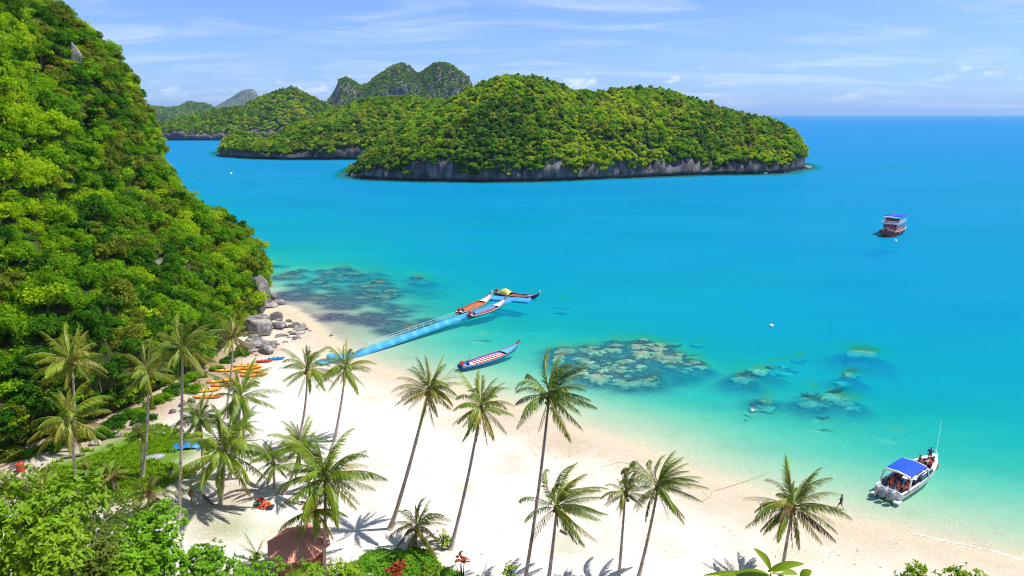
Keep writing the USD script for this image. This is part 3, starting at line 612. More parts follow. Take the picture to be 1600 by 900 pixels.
# undergrowth that closes the gaps between the hillside's trees
UK = []
for m in ('hill_green', 'hill_deep', 'hill_olive', 'hill_bright'):
    k = kind_of('undergrowth_clump'); d = tr.normal(0, 1, (170, 3)); d[:, 2] = np.abs(d[:, 2]); d /= np.linalg.norm(d, axis=1, keepdims=True)
    usdkit.mesh(stage, f'{k.GetPath()}/leaves', leaf_cloud(d * V(1.25, 1.25, .8) * tr.uniform(.6, 1.05, (170, 1)), None, d, 0.24, tr), M[m]); UK.append(k)
up_, un_ = sample_surface(H, okh, 15000, hr)
sx, sy = project(up_); ok = (sx > -60) & (sx < 450) & (sy > -60) & (sy < 860)
for x, y, r in BARE_PX: ok &= ((sx - x) / (r * .9)) ** 2 + ((sy - y) / (r * 1.4)) ** 2 > 1
up_ = up_[ok]; up_ = up_[thin(up_, 0.95)]; n = len(up_)
scatter('undergrowth', UK, up_, hr.uniform(0, 6.3, n), np.repeat(hr.uniform(.6, 1.3, n)[:, None], 3, 1), hr.choice(4, n, p=[.3, .3, .25, .15]), 'low leafy undergrowth and vines between the trees of the left hillside', 'undergrowth')

# ------------------------------------------------------------------ coconut palms
leaf('frond_green', (.15, .25, .010), (.34, .46, .020), (.40, .38, .05), trans=0.42, rough=0.4, spec=0.4, patch=6)
leaf('frond_deep', (.095, .19, .012), (.24, .36, .020), (.25, .28, .04), trans=0.42, rough=0.4, spec=0.4, patch=6)
leaf('frond_yellow', (.21, .23, .020), (.42, .42, .045), (.48, .40, .09), trans=0.42, rough=0.4, spec=0.4, patch=6)
leaf('frond_dry', (.17, .115, .055), (.33, .235, .12), (.40, .29, .16), trans=0.15, rough=0.7, patch=6)
plain('rachis', (.34, .33, .09), 0.5, 0.2, 4.0)
plain('coconut', (.34, .24, .06), 0.45, 0.35, 3.0, c2=(.16, .20, .03))
look('palm_trunk', {'g': ('texture_coordinate', {}), 'w': ('wave_texture', {'bands_direction': 'z', 'scale': 1.15, 'distortion': 1.2, 'detail': 3.0, 'detail_scale': 2.0}), 'n': ('noise_texture', {'scale': 2.2, 'detail': 5.0}),
    'r': ('rgb_ramp', {'ramp': [(0.25, (.28, .22, .185)), (0.5, (.52, .42, .36)), (0.75, (.68, .58, .51))]}), 'mx': ('mix', {'mix_type': 'multiply', 'fac': 0.15}), 'b': ('bump', {'strength': 0.5, 'distance': 0.03}), 'p': ('principled_bsdf', {'roughness': 0.85})},
    [('g.object', 'w.vector'), ('g.object', 'n.vector'), ('n.fac', 'r.fac'), ('r.color', 'mx.color1'), ('w.color', 'mx.color2'), ('mx.color', 'p.base_color'), ('w.fac', 'b.height'), ('b.normal', 'p.normal')], 'p.BSDF')
def frond(az, el, L, droop, r, wind=(0, 0, 0), pairs=56, hang=0.5, width=0.036, o=(0, 0, 0)):
    """(leaflets, rachis) of one frond that starts at o."""
    n = 15; t = np.linspace(0, 1, n); d0 = V(math.cos(az) * math.cos(el), math.sin(az) * math.cos(el), math.sin(el))
    side0 = V(-math.sin(az), math.cos(az), 0) * r.uniform(-.4, .4)
    d = d0 + np.outer(t ** 1.25, V(0, 0, -droop)) + np.outer(t, np.asarray(wind, float)) + np.outer(t, side0); d /= np.linalg.norm(d, axis=1, keepdims=True)
    p = np.vstack([np.zeros(3), np.cumsum((d[1:] + d[:-1]) * .5 * L / (n - 1), 0)]) + np.asarray(o, float)
    rv, rf = tube(p, np.linspace(0.055, 0.012, n) * (L / 4.5), 4)
    u = np.repeat(np.linspace(0.13, 0.995, pairs), 2) + r.uniform(-.006, .006, pairs * 2); s = np.tile([1.0, -1.0], pairs)
    f = np.clip(u, 0, 1) * (n - 1); i = np.minimum(f.astype(int), n - 2); w = (f - i)[:, None]
    q = p[i] * (1 - w) + p[i + 1] * w; tg = d[i] * (1 - w) + d[i + 1] * w; tg /= np.linalg.norm(tg, axis=1, keepdims=True)
    sd = np.cross(tg, V(0, 0, 1)); sd /= np.linalg.norm(sd, axis=1, keepdims=True) + 1e-9
    upv = np.cross(sd, tg)
    ll = L * 0.215 * np.sin(math.pi * (0.13 + 0.80 * u)) ** .65 * r.uniform(.8, 1.1, len(u))
    al = np.radians(62 - 34 * u + r.normal(0, 5, len(u)))[:, None]; be = (0.25 + hang * r.uniform(.6, 1.3, len(u)))[:, None]
    dr = np.cos(al) * tg + np.sin(al) * (s[:, None] * sd * np.cos(be) - upv * np.sin(be)) + np.asarray(wind, float) * .35
    dr /= np.linalg.norm(dr, axis=1, keepdims=True)
    mid = q + dr * ll[:, None] * .5; d2 = dr + V(0, 0, -.55 * hang); d2 /= np.linalg.norm(d2, axis=1, keepdims=True)
    tip = mid + d2 * ll[:, None] * .52
    ww = np.cross(dr, upv); ww /= np.linalg.norm(ww, axis=1, keepdims=True) + 1e-9; ww = ww * width * (.6 + .4 * np.sin(math.pi * u))[:, None] * L / 4.5
    v = np.stack([q - ww * .5, q + ww * .5, mid + ww, mid - ww, tip], 1).reshape(-1, 3)
    k = np.arange(len(u))[:, None] * 5
    return (v, np.vstack([k + [0, 1, 2], k + [0, 2, 3], k + [3, 2, 4]])), (rv, rf)
PALM_SHADOW = []
def palm(label, base, crown, L, n, seed, wind=0.0, mats=('frond_green', 'frond_green', 'frond_deep', 'frond_yellow'), dead=1, nuts=5, radius=0.17, bow=0.35, name='coconut_palm', group=None, droop=1.0, dy=0.0, hang=.75, pairs=56):
    r = np.random.default_rng(seed)
    B = on_ground(*base); C = at_y(crown[0], crown[1], B[1] + dy)
    t = thing(name, label, 'palm tree', B, 0, group)
    c = C - B
    m = V(c[0] * (.5 + bow * .55), c[1] * (.5 + bow * .55), c[2] * (.5 - bow * .12))
    s = np.linspace(0, 1, 26)[:, None]
    p = (1 - s) ** 2 * V(0, 0, -.25) + 2 * s * (1 - s) * m + s ** 2 * c
    s = s[:, 0]; rr = radius * (1 - .42 * s) * (1 + 1.1 * np.exp(-s * c[2] / .55)) * (1 + .05 * np.sin(s * c[2] * 9 + seed))
    obj('trunk', tube(p, rr, 8), M['palm_trunk'], t, smooth=60)
    w = V(wind * 1.2, wind * .15, 0); W = wind
    tipd = p[-1] - p[-2]; tipd /= np.linalg.norm(tipd)
    n = int(n * 1.75)
    for k in range(n):
        a = (k + .5) / n; el = math.radians(88 - 118 * a ** 1.0 + r.uniform(-9, 9))
        az = k * 2.39996 + seed + r.uniform(-.6, .6)
        if W: az = math.atan2(math.sin(az) * (1 - .25 * abs(W)), math.cos(az) + .35 * W * math.cos(el))
        l = L * (1.0 - .22 * abs(a - .45)) * r.uniform(.78, 1.12) * (.85 if a < .1 else 1)
        mat = mats[r.integers(0, len(mats))] if a < .75 else ('frond_yellow' if r.random() < .4 else mats[r.integers(0, len(mats))])
        lv, ra = frond(az, el, l, droop * r.uniform(.75, 1.15) * (.85 if el > 1.0 else 1.15 if el > .4 else .95), r, w * (1.1 - .5 * a), pairs=pairs, hang=hang * r.uniform(.7, 1.5), o=c + tipd * .25 * (1 - a))
        f = obj('frond', lv, M[mat], t)
        obj('rib', ra, M['rachis'], f)
    for k in range(dead):
        lv, ra = frond(r.uniform(0, 6.28), math.radians(r.uniform(-62, -45)), L * r.uniform(.6, .85), .9, r, (0, 0, 0), pairs=26, hang=1.3, width=.03, o=c - tipd * .15)
        f = obj('frond', lv, M['frond_dry'], t, label='dry brown frond hanging against the trunk'); obj('rib', ra, M['frond_dry'], f)
    for k in range(nuts):
        a = k * 2.2 + seed; s = trimesh.creation.icosphere(1, .13 * r.uniform(.85, 1.1)); s.vertices *= V(1, 1, 1.2)
        s.vertices += c + V(.26 * math.cos(a), .26 * math.sin(a), -.22 - .12 * (k % 3)); obj('coconut', s, M['coconut'], t, smooth=True)
    boot = trimesh.creation.icosphere(2, .3); boot.vertices *= V(.85, .85, 1.3); boot.vertices += c - tipd * .05
    obj('crown_base', boot, M['frond_dry'], t, smooth=True)
    return t
Y, D, G = ('frond_yellow', 'frond_yellow', 'frond_green'), ('frond_deep', 'frond_green', 'frond_deep'), ('frond_green', 'frond_green', 'frond_deep', 'frond_yellow')
palm('slim palm with broad green crown at far left, in front of dark trees', (122, 792), (108, 657), 4.5, 15, 1, .0, G, 1, 4)
palm('dry yellowish palm rising behind the far-left palm, against the hillside foot', (116, 705), (112, 567), 4.7, 16, 2, .05, Y, 2, 4)
palm('slender pale palm left of the tallest left palm, before the hillside', (221, 748), (231, 582), 3.5, 14, 3, .1, G, 1, 5)
palm('tallest straight palm of the left grove, standing at the edge of the grass', (279, 812), (285, 548), 3.9, 17, 4, .25, G, 1, 5, bow=.1)
palm('pale dry palm in front of the boulders, above the orange kayaks', (350, 655), (364, 528), 3.5, 15, 5, .0, ('frond_yellow', 'frond_dry', 'frond_green'), 1, 4)
palm('dark green palm behind the bushy bright palm, below the orange kayaks', (357, 748), (376, 622), 4.4, 17, 6, .1, D, 0, 4)
palm('low bushy bright green palm with arching trunk on shaded sand', (343, 788), (350, 708), 5.1, 19, 7, .0, ('frond_green', 'frond_green', 'frond_deep'), 1, 5, bow=.5, hang=.65)
palm('short shaggy palm with a small crown beside the grass patch', (222, 746), (219, 681), 2.1, 13, 8, .0, G, 3, 0, radius=.13)
palm('dark leafy palm crowded between the tallest left palm and the bushy palm', (318, 748), (312, 657), 4.0, 16, 9, .0, D, 1, 3)
palm('left one of the two slim palms before the jetty foot, trunk curving to the right', (460, 704), (480, 580), 3.9, 15, 10, -.05, G, 2, 4, bow=.55)
palm('right one of the two slim palms before the jetty foot, crown over the blue pontoon', (521, 690), (540, 577), 3.9, 16, 11, .1, G, 2, 4, bow=.2)
palm('big full-crowned palm in front of the red-roofed hut', (506, 889), (508, 750), 5.0, 22, 12, .0, ('frond_green', 'frond_yellow', 'frond_green', 'frond_deep'), 2, 7, radius=.16, bow=.1, hang=.6)
palm('pale-trunked palm whose low crown covers the red hut roof', (488, 890), (493, 800), 3.4, 16, 13, .0, ('frond_yellow', 'frond_green'), 1, 3, radius=.15, bow=.1)
palm('dark palm on a leaning trunk close behind the big full-crowned palm', (440, 772), (468, 702), 3.9, 15, 14, .0, D, 1, 3, bow=.4)
palm('small young palm with a short straight trunk on the shaded sand', (429, 764), (427, 724), 3.1, 14, 15, .0, D, 0, 0, radius=.15, bow=.1)
palm('tall palm with a swollen foot leaning right on open sand, leftmost of the open-beach palms', (609, 826), (669, 612), 3.7, 16, 16, .1, G, 2, 6, radius=.2, bow=.12)
palm('tall palm leaning right on open sand, second from left of the open-beach palms', (703, 858), (751, 638), 3.6, 17, 17, .05, G, 2, 4, bow=.2)
palm('tallest open-beach palm, crown against the dark coral reef', (817, 922), (858, 620), 4.1, 16, 18, .45, D, 2, 6, bow=.25)
palm('windswept palm with lower crown in front of the tallest open-beach palm', (855, 918), (870, 794), 4.3, 16, 19, .75, G, 1, 6, bow=.2)
palm('thin palm with a small yellowish crown between two windswept palms', (966, 912), (977, 772), 2.5, 14, 20, .3, ('frond_green', 'frond_yellow'), 2, 3, radius=.14, bow=.15)
palm('windswept dark palm leaning right next to the thin palm', (994, 912), (1028, 762), 3.9, 16, 21, .75, D, 2, 5, bow=.25)
palm('lone palm with dry drooping fronds at the right, below the speedboat', (1219, 905), (1238, 795), 4.6, 19, 22, .1, ('frond_dry', 'frond_green', 'frond_yellow', 'frond_deep'), 2, 4, bow=.15, hang=.8)
palm('young palm growing from the sand between the two leaning trunks', (647, 853), (651, 826), 3.3, 14, 23, .15, ('frond_yellow', 'frond_green', 'frond_dry'), 1, 0, radius=.2, bow=.1, droop=1.2)
palm('low half-dry palm at the foot of the tallest left palm', (231, 806), (232, 772), 2.6, 14, 24, .0, ('frond_yellow', 'frond_deep', 'frond_dry'), 3, 0, radius=.15, bow=.1)
palm('small yellowing palm in the middle of the grass patch', (177, 766), (176, 744), 2.2, 11, 25, .0, ('frond_yellow', 'frond_dry', 'frond_green'), 1, 0, radius=.1, bow=.1)
palm('tiny palm seedling at the upper edge of the grass patch', (134, 742), (133, 727), 1.6, 9, 26, .0, G, 0, 0, radius=.07, bow=.1, pairs=24)
palm('small yellow palm at the left end of the grass patch', (68, 764), (67, 748), 2.2, 11, 27, .0, Y, 1, 0, radius=.1, bow=.1, pairs=30)
palm('small drooping palm right of the tallest left palm trunk', (300, 790), (298, 770), 2.0, 10, 28, .0, ('frond_deep', 'frond_yellow'), 1, 0, radius=.1, bow=.1, pairs=30)
palm('thin upright palm seedling on the sand left of the hut', (401, 876), (401, 868), 1.9, 6, 29, .0, G, 0, 0, radius=.05, bow=.1, pairs=24, droop=.4)
palm('leafy palm with a short trunk between the leaning palm and the grass', (372, 690), (378, 668), 3.2, 14, 30, .0, G, 1, 0, radius=.15)

# ------------------------------------------------------------------ the slope below the viewpoint and its plants
fx, fy = np.meshgrid(np.arange(-72, 74, 2.0), np.arange(-14, 50.1, 1.5), indexing='ij')
fp = np.stack([fx, fy, fx * 0], -1)
fz = 38.4 - .80 * fy + 2.0 * nz(fp, 9.0, 61, 3) - np.where(fy > 40, (fy - 40) * .15, 0) - .004 * fx ** 2 * (fx > 0) + np.where(fy < 0, .5 * fy, 0)
FZ = RegularGridInterpolator((fx[:, 0], fy[0]), fz, bounds_error=False, fill_value=0)
tag(usdkit.mesh(stage, '/World/hillside_001', loft(np.stack([fx, fy, fz], -1), closed=False), M['jungle_floor'], smooth=True), 'steep slope falling from the viewpoint to the beach', 'hill', None, 'structure')
leaf('bush_bright', (.13, .33, .006), (.32, .54, .012), (.38, .46, .03), trans=.42, patch=1.5, spec=.35)
leaf('bush_yellow', (.18, .33, .008), (.38, .54, .015), (.42, .44, .05), trans=.42, patch=1.5, spec=.35)
leaf('bush_olive', (.10, .165, .018), (.27, .33, .045), (.26, .22, .09), trans=.35, patch=1.0)
leaf('bush_red', (.30, .05, .025), (.52, .12, .05), (.50, .22, .06), trans=.4, patch=1.0)
plain('twig', (.16, .115, .085), .85, .3, 6.0)
def leaf_shapes(root, dirs, nrm, ln, wd, bend=.25):
    """Pointed leaves of six points: a folded blade that bends down to its tip."""
    k = len(root); dirs = dirs / np.linalg.norm(dirs, axis=1, keepdims=True)
    s = np.cross(dirs, nrm); s /= np.linalg.norm(s, axis=1, keepdims=True) + 1e-9; nn = np.cross(s, dirs)
    ln = ln[:, None]; wd = wd[:, None]
    m1 = root + dirs * ln * .38; m2 = root + dirs * ln * .72 - nn * ln * bend * .35; tip = root + dirs * ln - nn * ln * bend
    v = np.stack([root, m1 + s * wd + nn * wd * .35, m1 - s * wd + nn * wd * .35, m2 + s * wd * .85 + nn * wd * .3, m2 - s * wd * .85 + nn * wd * .3, tip, m1, m2], 1).reshape(-1, 3)
    i = np.arange(k)[:, None] * 8
    return v, np.vstack([i + t for t in ([0, 6, 1], [0, 2, 6], [6, 7, 3], [6, 3, 1], [6, 2, 4], [6, 4, 7], [7, 5, 3], [7, 4, 5])])
def bush(label, top, y, rx, rz_, mat, leaf_len, tufts, per, seed, cat='bush', name='bush', blobs=9, stem=True, wd=.26, up=.55):
    """Leaf tufts at the twig tips of a rounded bush; top is the pixel of its top, y its distance."""
    r = np.random.default_rng(seed); T = at_y(top[0], top[1], y); gz = float(FZ((T[0], T[1]))) if y < 46 else zg(T[0], T[1])
    base = V(T[0], T[1], min(gz, T[2] - rz_)); t = thing(name, label, cat, base)
    hgt = T[2] - base[2]; tips, nr = [], []
    bl = [(V(r.uniform(-.6, .6) * rx, r.uniform(-.6, .6) * rx, hgt - rz_ * r.uniform(.55, 1.5)), r.uniform(.38, .6)) for _ in range(blobs)] + [(V(0, 0, hgt - rz_ * .75), .72)]
    for c, q in bl:
        d = r.normal(0, 1, (tufts // len(bl), 3)); d[:, 2] = np.abs(d[:, 2]) - .25; d /= np.linalg.norm(d, axis=1, keepdims=True)
        tips.append(c + d * V(rx, rx, rz_) * q * r.uniform(.75, 1.08, (len(d), 1))); nr.append(d)
    tips, nr = np.vstack(tips), np.vstack(nr)
    ok = tips[:, 2] < hgt + .12 * rz_; tips, nr = tips[ok], nr[ok]
    ax = nr * .8 + V(0, 0, up); ax /= np.linalg.norm(ax, axis=1, keepdims=True)
    root = np.repeat(tips, per, 0); axr = np.repeat(ax, per, 0); k = len(root)
    rd = np.cross(axr, r.normal(0, 1, (k, 3))); rd /= np.linalg.norm(rd, axis=1, keepdims=True)
    dirs = axr * r.uniform(.25, 1.1, (k, 1)) + rd; ln = leaf_len * r.uniform(.6, 1.2, k)
    obj('foliage', leaf_shapes(root + axr * r.uniform(-.5, .3, (k, 1)) * leaf_len, dirs, axr, ln, ln * wd), M[mat], t)
    if stem:
        mb = MB()
        for j in range(7):
            e = tips[r.integers(0, len(tips))] * V(.85, .85, .92); mb.tube([V(0, 0, -.3), V(e[0] * .25, e[1] * .25, hgt * .35), V(e[0] * .6, e[1] * .6, hgt * .7), e], [.06, .05, .03, .008], 4)
        for e in tips[r.choice(len(tips), min(len(tips), 60), replace=False)]:
            mb.tube([e - (e - V(0, 0, hgt * .6)) * .45, e], [.012, .004], 3)
        obj('branches', mb, M['twig'], t)
    return t
bush('bright yellow-green bush in the lower left corner, nearest the viewer', (2, 745), 12.5, 1.5, 1.3, 'bush_yellow', .15, 520, 8, 101)
bush('bright green leafy bush just right of the corner bush, cut by the lower edge', (48, 800), 11.5, .85, .8, 'bush_yellow', .13, 220, 8, 102)
bush('wide olive small-leaved shrub left of the bright green bush', (118, 772), 23.0, 2.5, 2.1, 'bush_olive', .10, 2100, 7, 103)
bush('lower olive shrub with pale twigs between the corner bush and the bright green bush', (92, 830), 17.0, 1.5, 1.4, 'bush_olive', .09, 1200, 7, 104)
bush('tallest bright green bush at the lower edge, below the tall left palm', (222, 800), 19.0, 1.35, 1.5, 'bush_bright', .15, 700, 9, 105)
bush('bright green bush left of the tallest one, leaves on upright shoots', (170, 838), 18.0, .95, 1.0, 'bush_bright', .14, 340, 9, 106)
bush('bright green bush right of the tallest one, reaching over the sand', (322, 856), 20.0, 1.35, 1.1, 'bush_bright', .14, 520, 9, 107)
bush('small bright green bush in front of the hut, left part', (398, 876), 30.0, 1.5, 1.0, 'bush_bright', .15, 420, 8, 108)
bush('small bright green bush in front of the hut wall', (468, 884), 33.0, 1.7, 1.0, 'bush_bright', .15, 420, 8, 109)
bush('low green bush right of the hut along the lower edge', (532, 884), 34.0, 1.2, 1.0, 'bush_yellow', .15, 300, 8, 110)
bush('grey-green dry shrub at the left edge under the dark trees', (20, 728), 34.0, 1.6, 1.2, 'bush_olive', .12, 500, 7, 111)
bush('mixed green shrub on the slope above the olive shrub', (62, 765), 36.0, 2.0, 1.2, 'bush_yellow', .14, 420, 7, 112)
bush('olive shrub at the foot of the slope, before the low half-dry palm', (215, 792), 40.0, 2.2, 1.0, 'bush_olive', .14, 700, 7, 113)
bush('sparse yellow-green seedling tree beside the foot of the second open-beach palm', (691, 826), on_ground(690, 852)[1], .9, 1.3, 'bush_yellow', .22, 70, 5, 114, cat='sapling', name='sapling', blobs=5)
bush('thin yellowish sapling at the lower edge left of the windswept palm', (800, 880), 33.0, .5, .6, 'bush_yellow', .2, 26, 5, 115, cat='sapling', name='sapling', blobs=3)
bush('leafy shrub tips at the lower right edge, left part', (1430, 886), 20.0, .55, .5, 'bush_yellow', .13, 110, 7, 116)
bush('leafy shrub tips at the lower right edge, right part', (1520, 887), 20.0, .75, .5, 'bush_yellow', .13, 150, 7, 117)
bush('cluster of red young leaves on the grass mound at the lower edge', (616, 884), 27.0, .42, .3, 'bush_red', .24, 22, 5, 118, cat='shrub', name='shrub', blobs=3)
bush('single red-leaved twig beside the bare twigs', (722, 870), 27.0, .16, .25, 'bush_red', .34, 4, 4, 119, cat='shrub', name='shrub', blobs=1)
bush('yellow-green shrub at the right end of the grass mound', (672, 880), 46.0, .8, .7, 'bush_yellow', .2, 90, 6, 120)
# bare twigs
t = thing('bare_shrub', 'bare leafless twigs sticking up at the lower edge beside the grass mound', 'shrub', at_y(735, 912, 28)); r = np.random.default_rng(3)
for k in range(9):
    a = r.uniform(-.5, .5); h = r.uniform(.7, 1.9); b = V(r.uniform(-.6, .6), r.uniform(-.3, .3), -.6)
    e = b + V(math.sin(a) * h, r.uniform(-.2, .2), math.cos(a) * h); mb = MB(); mb.tube([b, (b + e) / 2 + r.normal(0, .05, 3), e], [.02, .014, .005], 4)
    for j in range(3):
        s = b + (e - b) * r.uniform(.4, .9); mb.tube([s, s + V(r.uniform(-.3, .3), 0, r.uniform(.15, .45))], [.009, .003], 3)
    obj('twig', mb, M['twig'], t)
# the large-leaved plant close to the viewer
t = thing('large_leaved_plant', 'plant with a few large glossy yellow-green leaves at the lower edge, very near', 'plant', at_y(1204, 925, 4.2)); O = at_y(1204, 925, 4.2)
leaf('big_leaf', (.20, .33, .010), (.36, .46, .02), (.40, .46, .04), trans=.45, patch=.3, spec=.5, rough=.3)
for (rx, ry), (tx, ty), w, dy in (((1204, 892), (1178, 857), .030, .02), ((1200, 893), (1256, 881), .028, -.05), ((1202, 899), (1146, 897), .028, .03), ((1206, 896), (1246, 897), .026, .06), ((1250, 902), (1268, 892), .03, .0), ((1200, 905), (1100, 899), .02, .1)):
    a, b = at_y(rx, ry, 4.2) - O, at_y(tx, ty, 4.2 + dy) - O
    n = 9; s = np.linspace(0, 1, n); L = np.linalg.norm(b - a); u = (b - a) / L; nn = V(0, -.45, .9); sd = np.cross(u, nn); sd /= np.linalg.norm(sd); nn = np.cross(sd, u)
    c = a + np.outer(s, b - a) + np.outer(np.sin(math.pi * s) * L * .12, nn); ww = w * np.sin(math.pi * (s * .93 + .035)) ** .8
    rows = np.stack([c - np.outer(ww, sd) + np.outer(ww * .3, nn), c - np.outer(ww * .5, sd) + np.outer(ww * .1, nn), c, c + np.outer(ww * .5, sd) + np.outer(ww * .1, nn), c + np.outer(ww, sd) + np.outer(ww * .3, nn)], 1)
    obj('large_leaf', loft(rows, closed=False), M['big_leaf'], t, smooth=True)
mb = MB(); mb.tube([V(0, 0, -.3), at_y(1204, 896, 4.2) - O], [.008, .005], 6); obj('stem', mb, M['big_leaf'], t)

# ------------------------------------------------------------------ grass and ground plants
def blades(spots, n, h, w, r, lean=.5):
    p = spots; k = len(p); az = r.uniform(0, 6.28, k); d = np.stack([np.cos(az), np.sin(az), 0 * az], 1); hh = h * r.uniform(.5, 1.2, k)[:, None]; ww = w * r.uniform(.7, 1.2, k)[:, None]
    s = np.cross(d, V(0, 0, 1)); m = p + V(0, 0, 1) * hh * .6 + d * hh * .15; e = p + V(0, 0, 1) * hh * .85 + d * hh * lean * r.uniform(.4, 1.4, (k, 1))
    v = np.stack([p - s * ww, p + s * ww, m + s * ww * .8, m - s * ww * .8, e], 1).reshape(-1, 3); i = np.arange(k)[:, None] * 5
    return v, np.vstack([i + [0, 1, 2], i + [0, 2, 3], i + [3, 2, 4]])
def patch_points(cx, cy, rx, ry, n, r, thr=-.08, scale=2.5):
    a, q = r.uniform(0, 6.28, n), np.sqrt(r.random(n)); p = np.stack([cx + rx * q * np.cos(a), cy + ry * q * np.sin(a), 0 * a], 1)
    p = p[nz(p, scale, 71, 3) + .25 * (1 - q) > thr + .12]; p[:, 2] = GZI(p[:, :2]); return p
gr = np.random.default_rng(33)
pts = np.vstack([patch_points(p[0], p[1], 6.0, 4.4, 4200, gr) for p in grass_pts])
leaf('grass_green', (.12, .27, .006), (.28, .46, .012), (.30, .34, .05), trans=.4, patch=3)
tag(obj('grass', blades(pts, 0, .42, .07, gr), M['grass_green']), 'bright green grass patch under the left palms', 'grass', None, 'stuff')
gm = on_ground(622, 892); mound_pts = [(on_ground(*p), s) for p, s in (((600, 880), 2.4), ((640, 878), 2.4), ((575, 893), 2.2), ((655, 897), 2.4), ((615, 905), 3.0), ((690, 905), 1.8))]
gx = np.linspace(-7, 7, 40); mx, my = np.meshgrid(gx, gx * .6, indexing='ij'); mz = .75 * np.exp(-(mx / 3.6) ** 2 - (my / 2.3) ** 2) - .12 + .25 * nz(np.stack([mx, my, mx * 0], -1), 1.4, 5, 3) * np.exp(-(mx / 4) ** 2 - (my / 2.6) ** 2)
mc = on_ground(622, 886)
pp = np.vstack([patch_points(p[0], p[1], s, s * .8, 2200, gr, thr=-.25, scale=1.2) for p, s in mound_pts])
lift = .75 * np.exp(-((pp[:, 0] - mc[0]) / 3.0) ** 2 - ((pp[:, 1] - mc[1]) / 2.2) ** 2); k = len(pp)
root = pp + np.stack([0 * lift, 0 * lift, lift * gr.random(k)], 1); axr = np.tile(V(0, 0, 1), (k, 1)); ln = gr.uniform(.12, .3, k)
az = gr.uniform(0, 6.28, k); dirs = np.stack([np.cos(az), np.sin(az), gr.uniform(.1, 1.2, k)], 1)
v1, f1 = leaf_shapes(root, dirs, axr, ln, ln * .3); v2, f2 = blades(pp[::2], 0, .5, .03, gr)
tag(obj('ground_cover', (np.vstack([v1, v2]), np.vstack([f1, f2 + len(v1)])), M['bush_bright']), 'mound of bright green creeping plants on the sand at the lower edge', 'ground cover', None, 'stuff')
# ------------------------------------------------------------------ boulders at the foot of the headland
def rock(label, px, size, seed, flat=.6, cat='boulder', name='boulder', group=None, mat='boulder', z=None, rz=None, sub=3):
    r = np.random.default_rng(seed); c = on_ground(*px) if z is None else at_z(px[0], px[1], z)
    s = trimesh.creation.icosphere(sub, 1.0); v = s.vertices.copy()
    for k in range(9):                          # broken faces
        d = r.normal(0, 1, 3); d /= np.linalg.norm(d); h = r.uniform(.5, .85); q = v @ d; v -= np.outer(np.maximum(q - h, 0) * .92, d)
    v *= 1 + .22 * nz(v + seed, .7, seed, 3)[:, None]
    v *= V(size, size * r.uniform(.55, .85), size * flat)
    a = r.uniform(-.5, .9) if rz is None else rz; v = v @ np.array([[math.cos(a), math.sin(a), 0], [-math.sin(a), math.cos(a), 0], [0, 0, 1]]) + V(0, 0, size * flat * .42)
    g = usdkit.mesh(stage, numbered(name), (v, s.faces), M[mat], smooth=28)
    g.AddTranslateOp().Set(Gf.Vec3d(*map(float, c))); return tag(g, label, cat, group)
rock('largest dark rounded boulder leaning at the foot of the headland', (405, 522), 2.6, 1, .95)
rock('dark split boulder beside the largest one, on its left', (391, 516), 2.0, 2, 1.1)
rock('pale grey slab resting above the largest dark boulder', (408, 503), 2.2, 3, .6)
rock('dark boulder right of the pale grey slab', (430, 499), 1.5, 4, .8)
rock('brownish boulder right of the largest dark boulder', (437, 513), 1.6, 5, .6)
rock('long flat grey rock below the largest dark boulder', (404, 540), 2.0, 6, .45)
rock('dark squarish rock nearest the red and blue kayaks', (415, 551), 1.6, 7, .6)
rock('pale outermost rock at the tip of the headland, by the water', (436, 476), 1.5, 8, .55)
rock('long low rock at the tip of the headland', (423, 480), 1.8, 9, .4)
rock('upright grey rock where the cliff meets the boulders', (424, 468), 1.2, 10, .9)
rock('flat layered rock on the right edge of the boulder field', (468, 515), 1.7, 11, .3)
rock('second flat layered rock on the right edge of the boulder field, nearer the water', (470, 521), 1.5, 12, .25)
rock('grey boulder half hidden by the dry palm at the hill foot', (385, 545), 1.7, 13, .7)
rr = np.random.default_rng(77)
n = 0
while n < 95:
    p = (rr.uniform(385, 486), rr.uniform(478, 560)); e = (p[0] - 385) / 100; lo, hi = 478 + 34 * e, 562 - 40 * e
    if not lo < p[1] < hi: continue
    n += 1; s = rr.uniform(.25, .95) * (1.25 if e < .4 else 1)
    rock('small grey beach rock among the boulders at the foot of the headland', p, s, 200 + n, rr.uniform(.3, .65), 'rock', 'rock', 'small rocks of the boulder field', sub=2)
for k, (x, y) in enumerate(((338, 592), (300, 628), (285, 634), (322, 582), (270, 645), (215, 668), (185, 682), (150, 695), (362, 566), (375, 553))):
    rock('grey rock at the shaded foot of the left hillside, behind the palms', (x, y), rr.uniform(.5, .8), 400 + k, .6, 'rock', 'rock', 'rocks along the hill foot', sub=2)
rock('single dark stone in the shallow water right of the boulder field', (517, 525), .45, 31, .7, 'stone', 'stone')
for k, (x, y, s, l) in enumerate(((1262, 263, 4.5, 'low dark rock ledge off the right tip of the large island'), (1272, 263, 2.2, 'outermost dark rock off the right tip of the large island'), (1195, 272, 2.0, 'small dark rock in the shallows near the right end of the large island'), (968, 274, 4.0, 'fallen boulder below the middle of the island cliff'), (556, 277, 4.0, 'dark rocks at the left tip of the large island'))):
    rock(l, (x, y), s, 500 + k, .35 if k < 2 else .6, 'rock', 'sea_rock', z=-.4, sub=2)

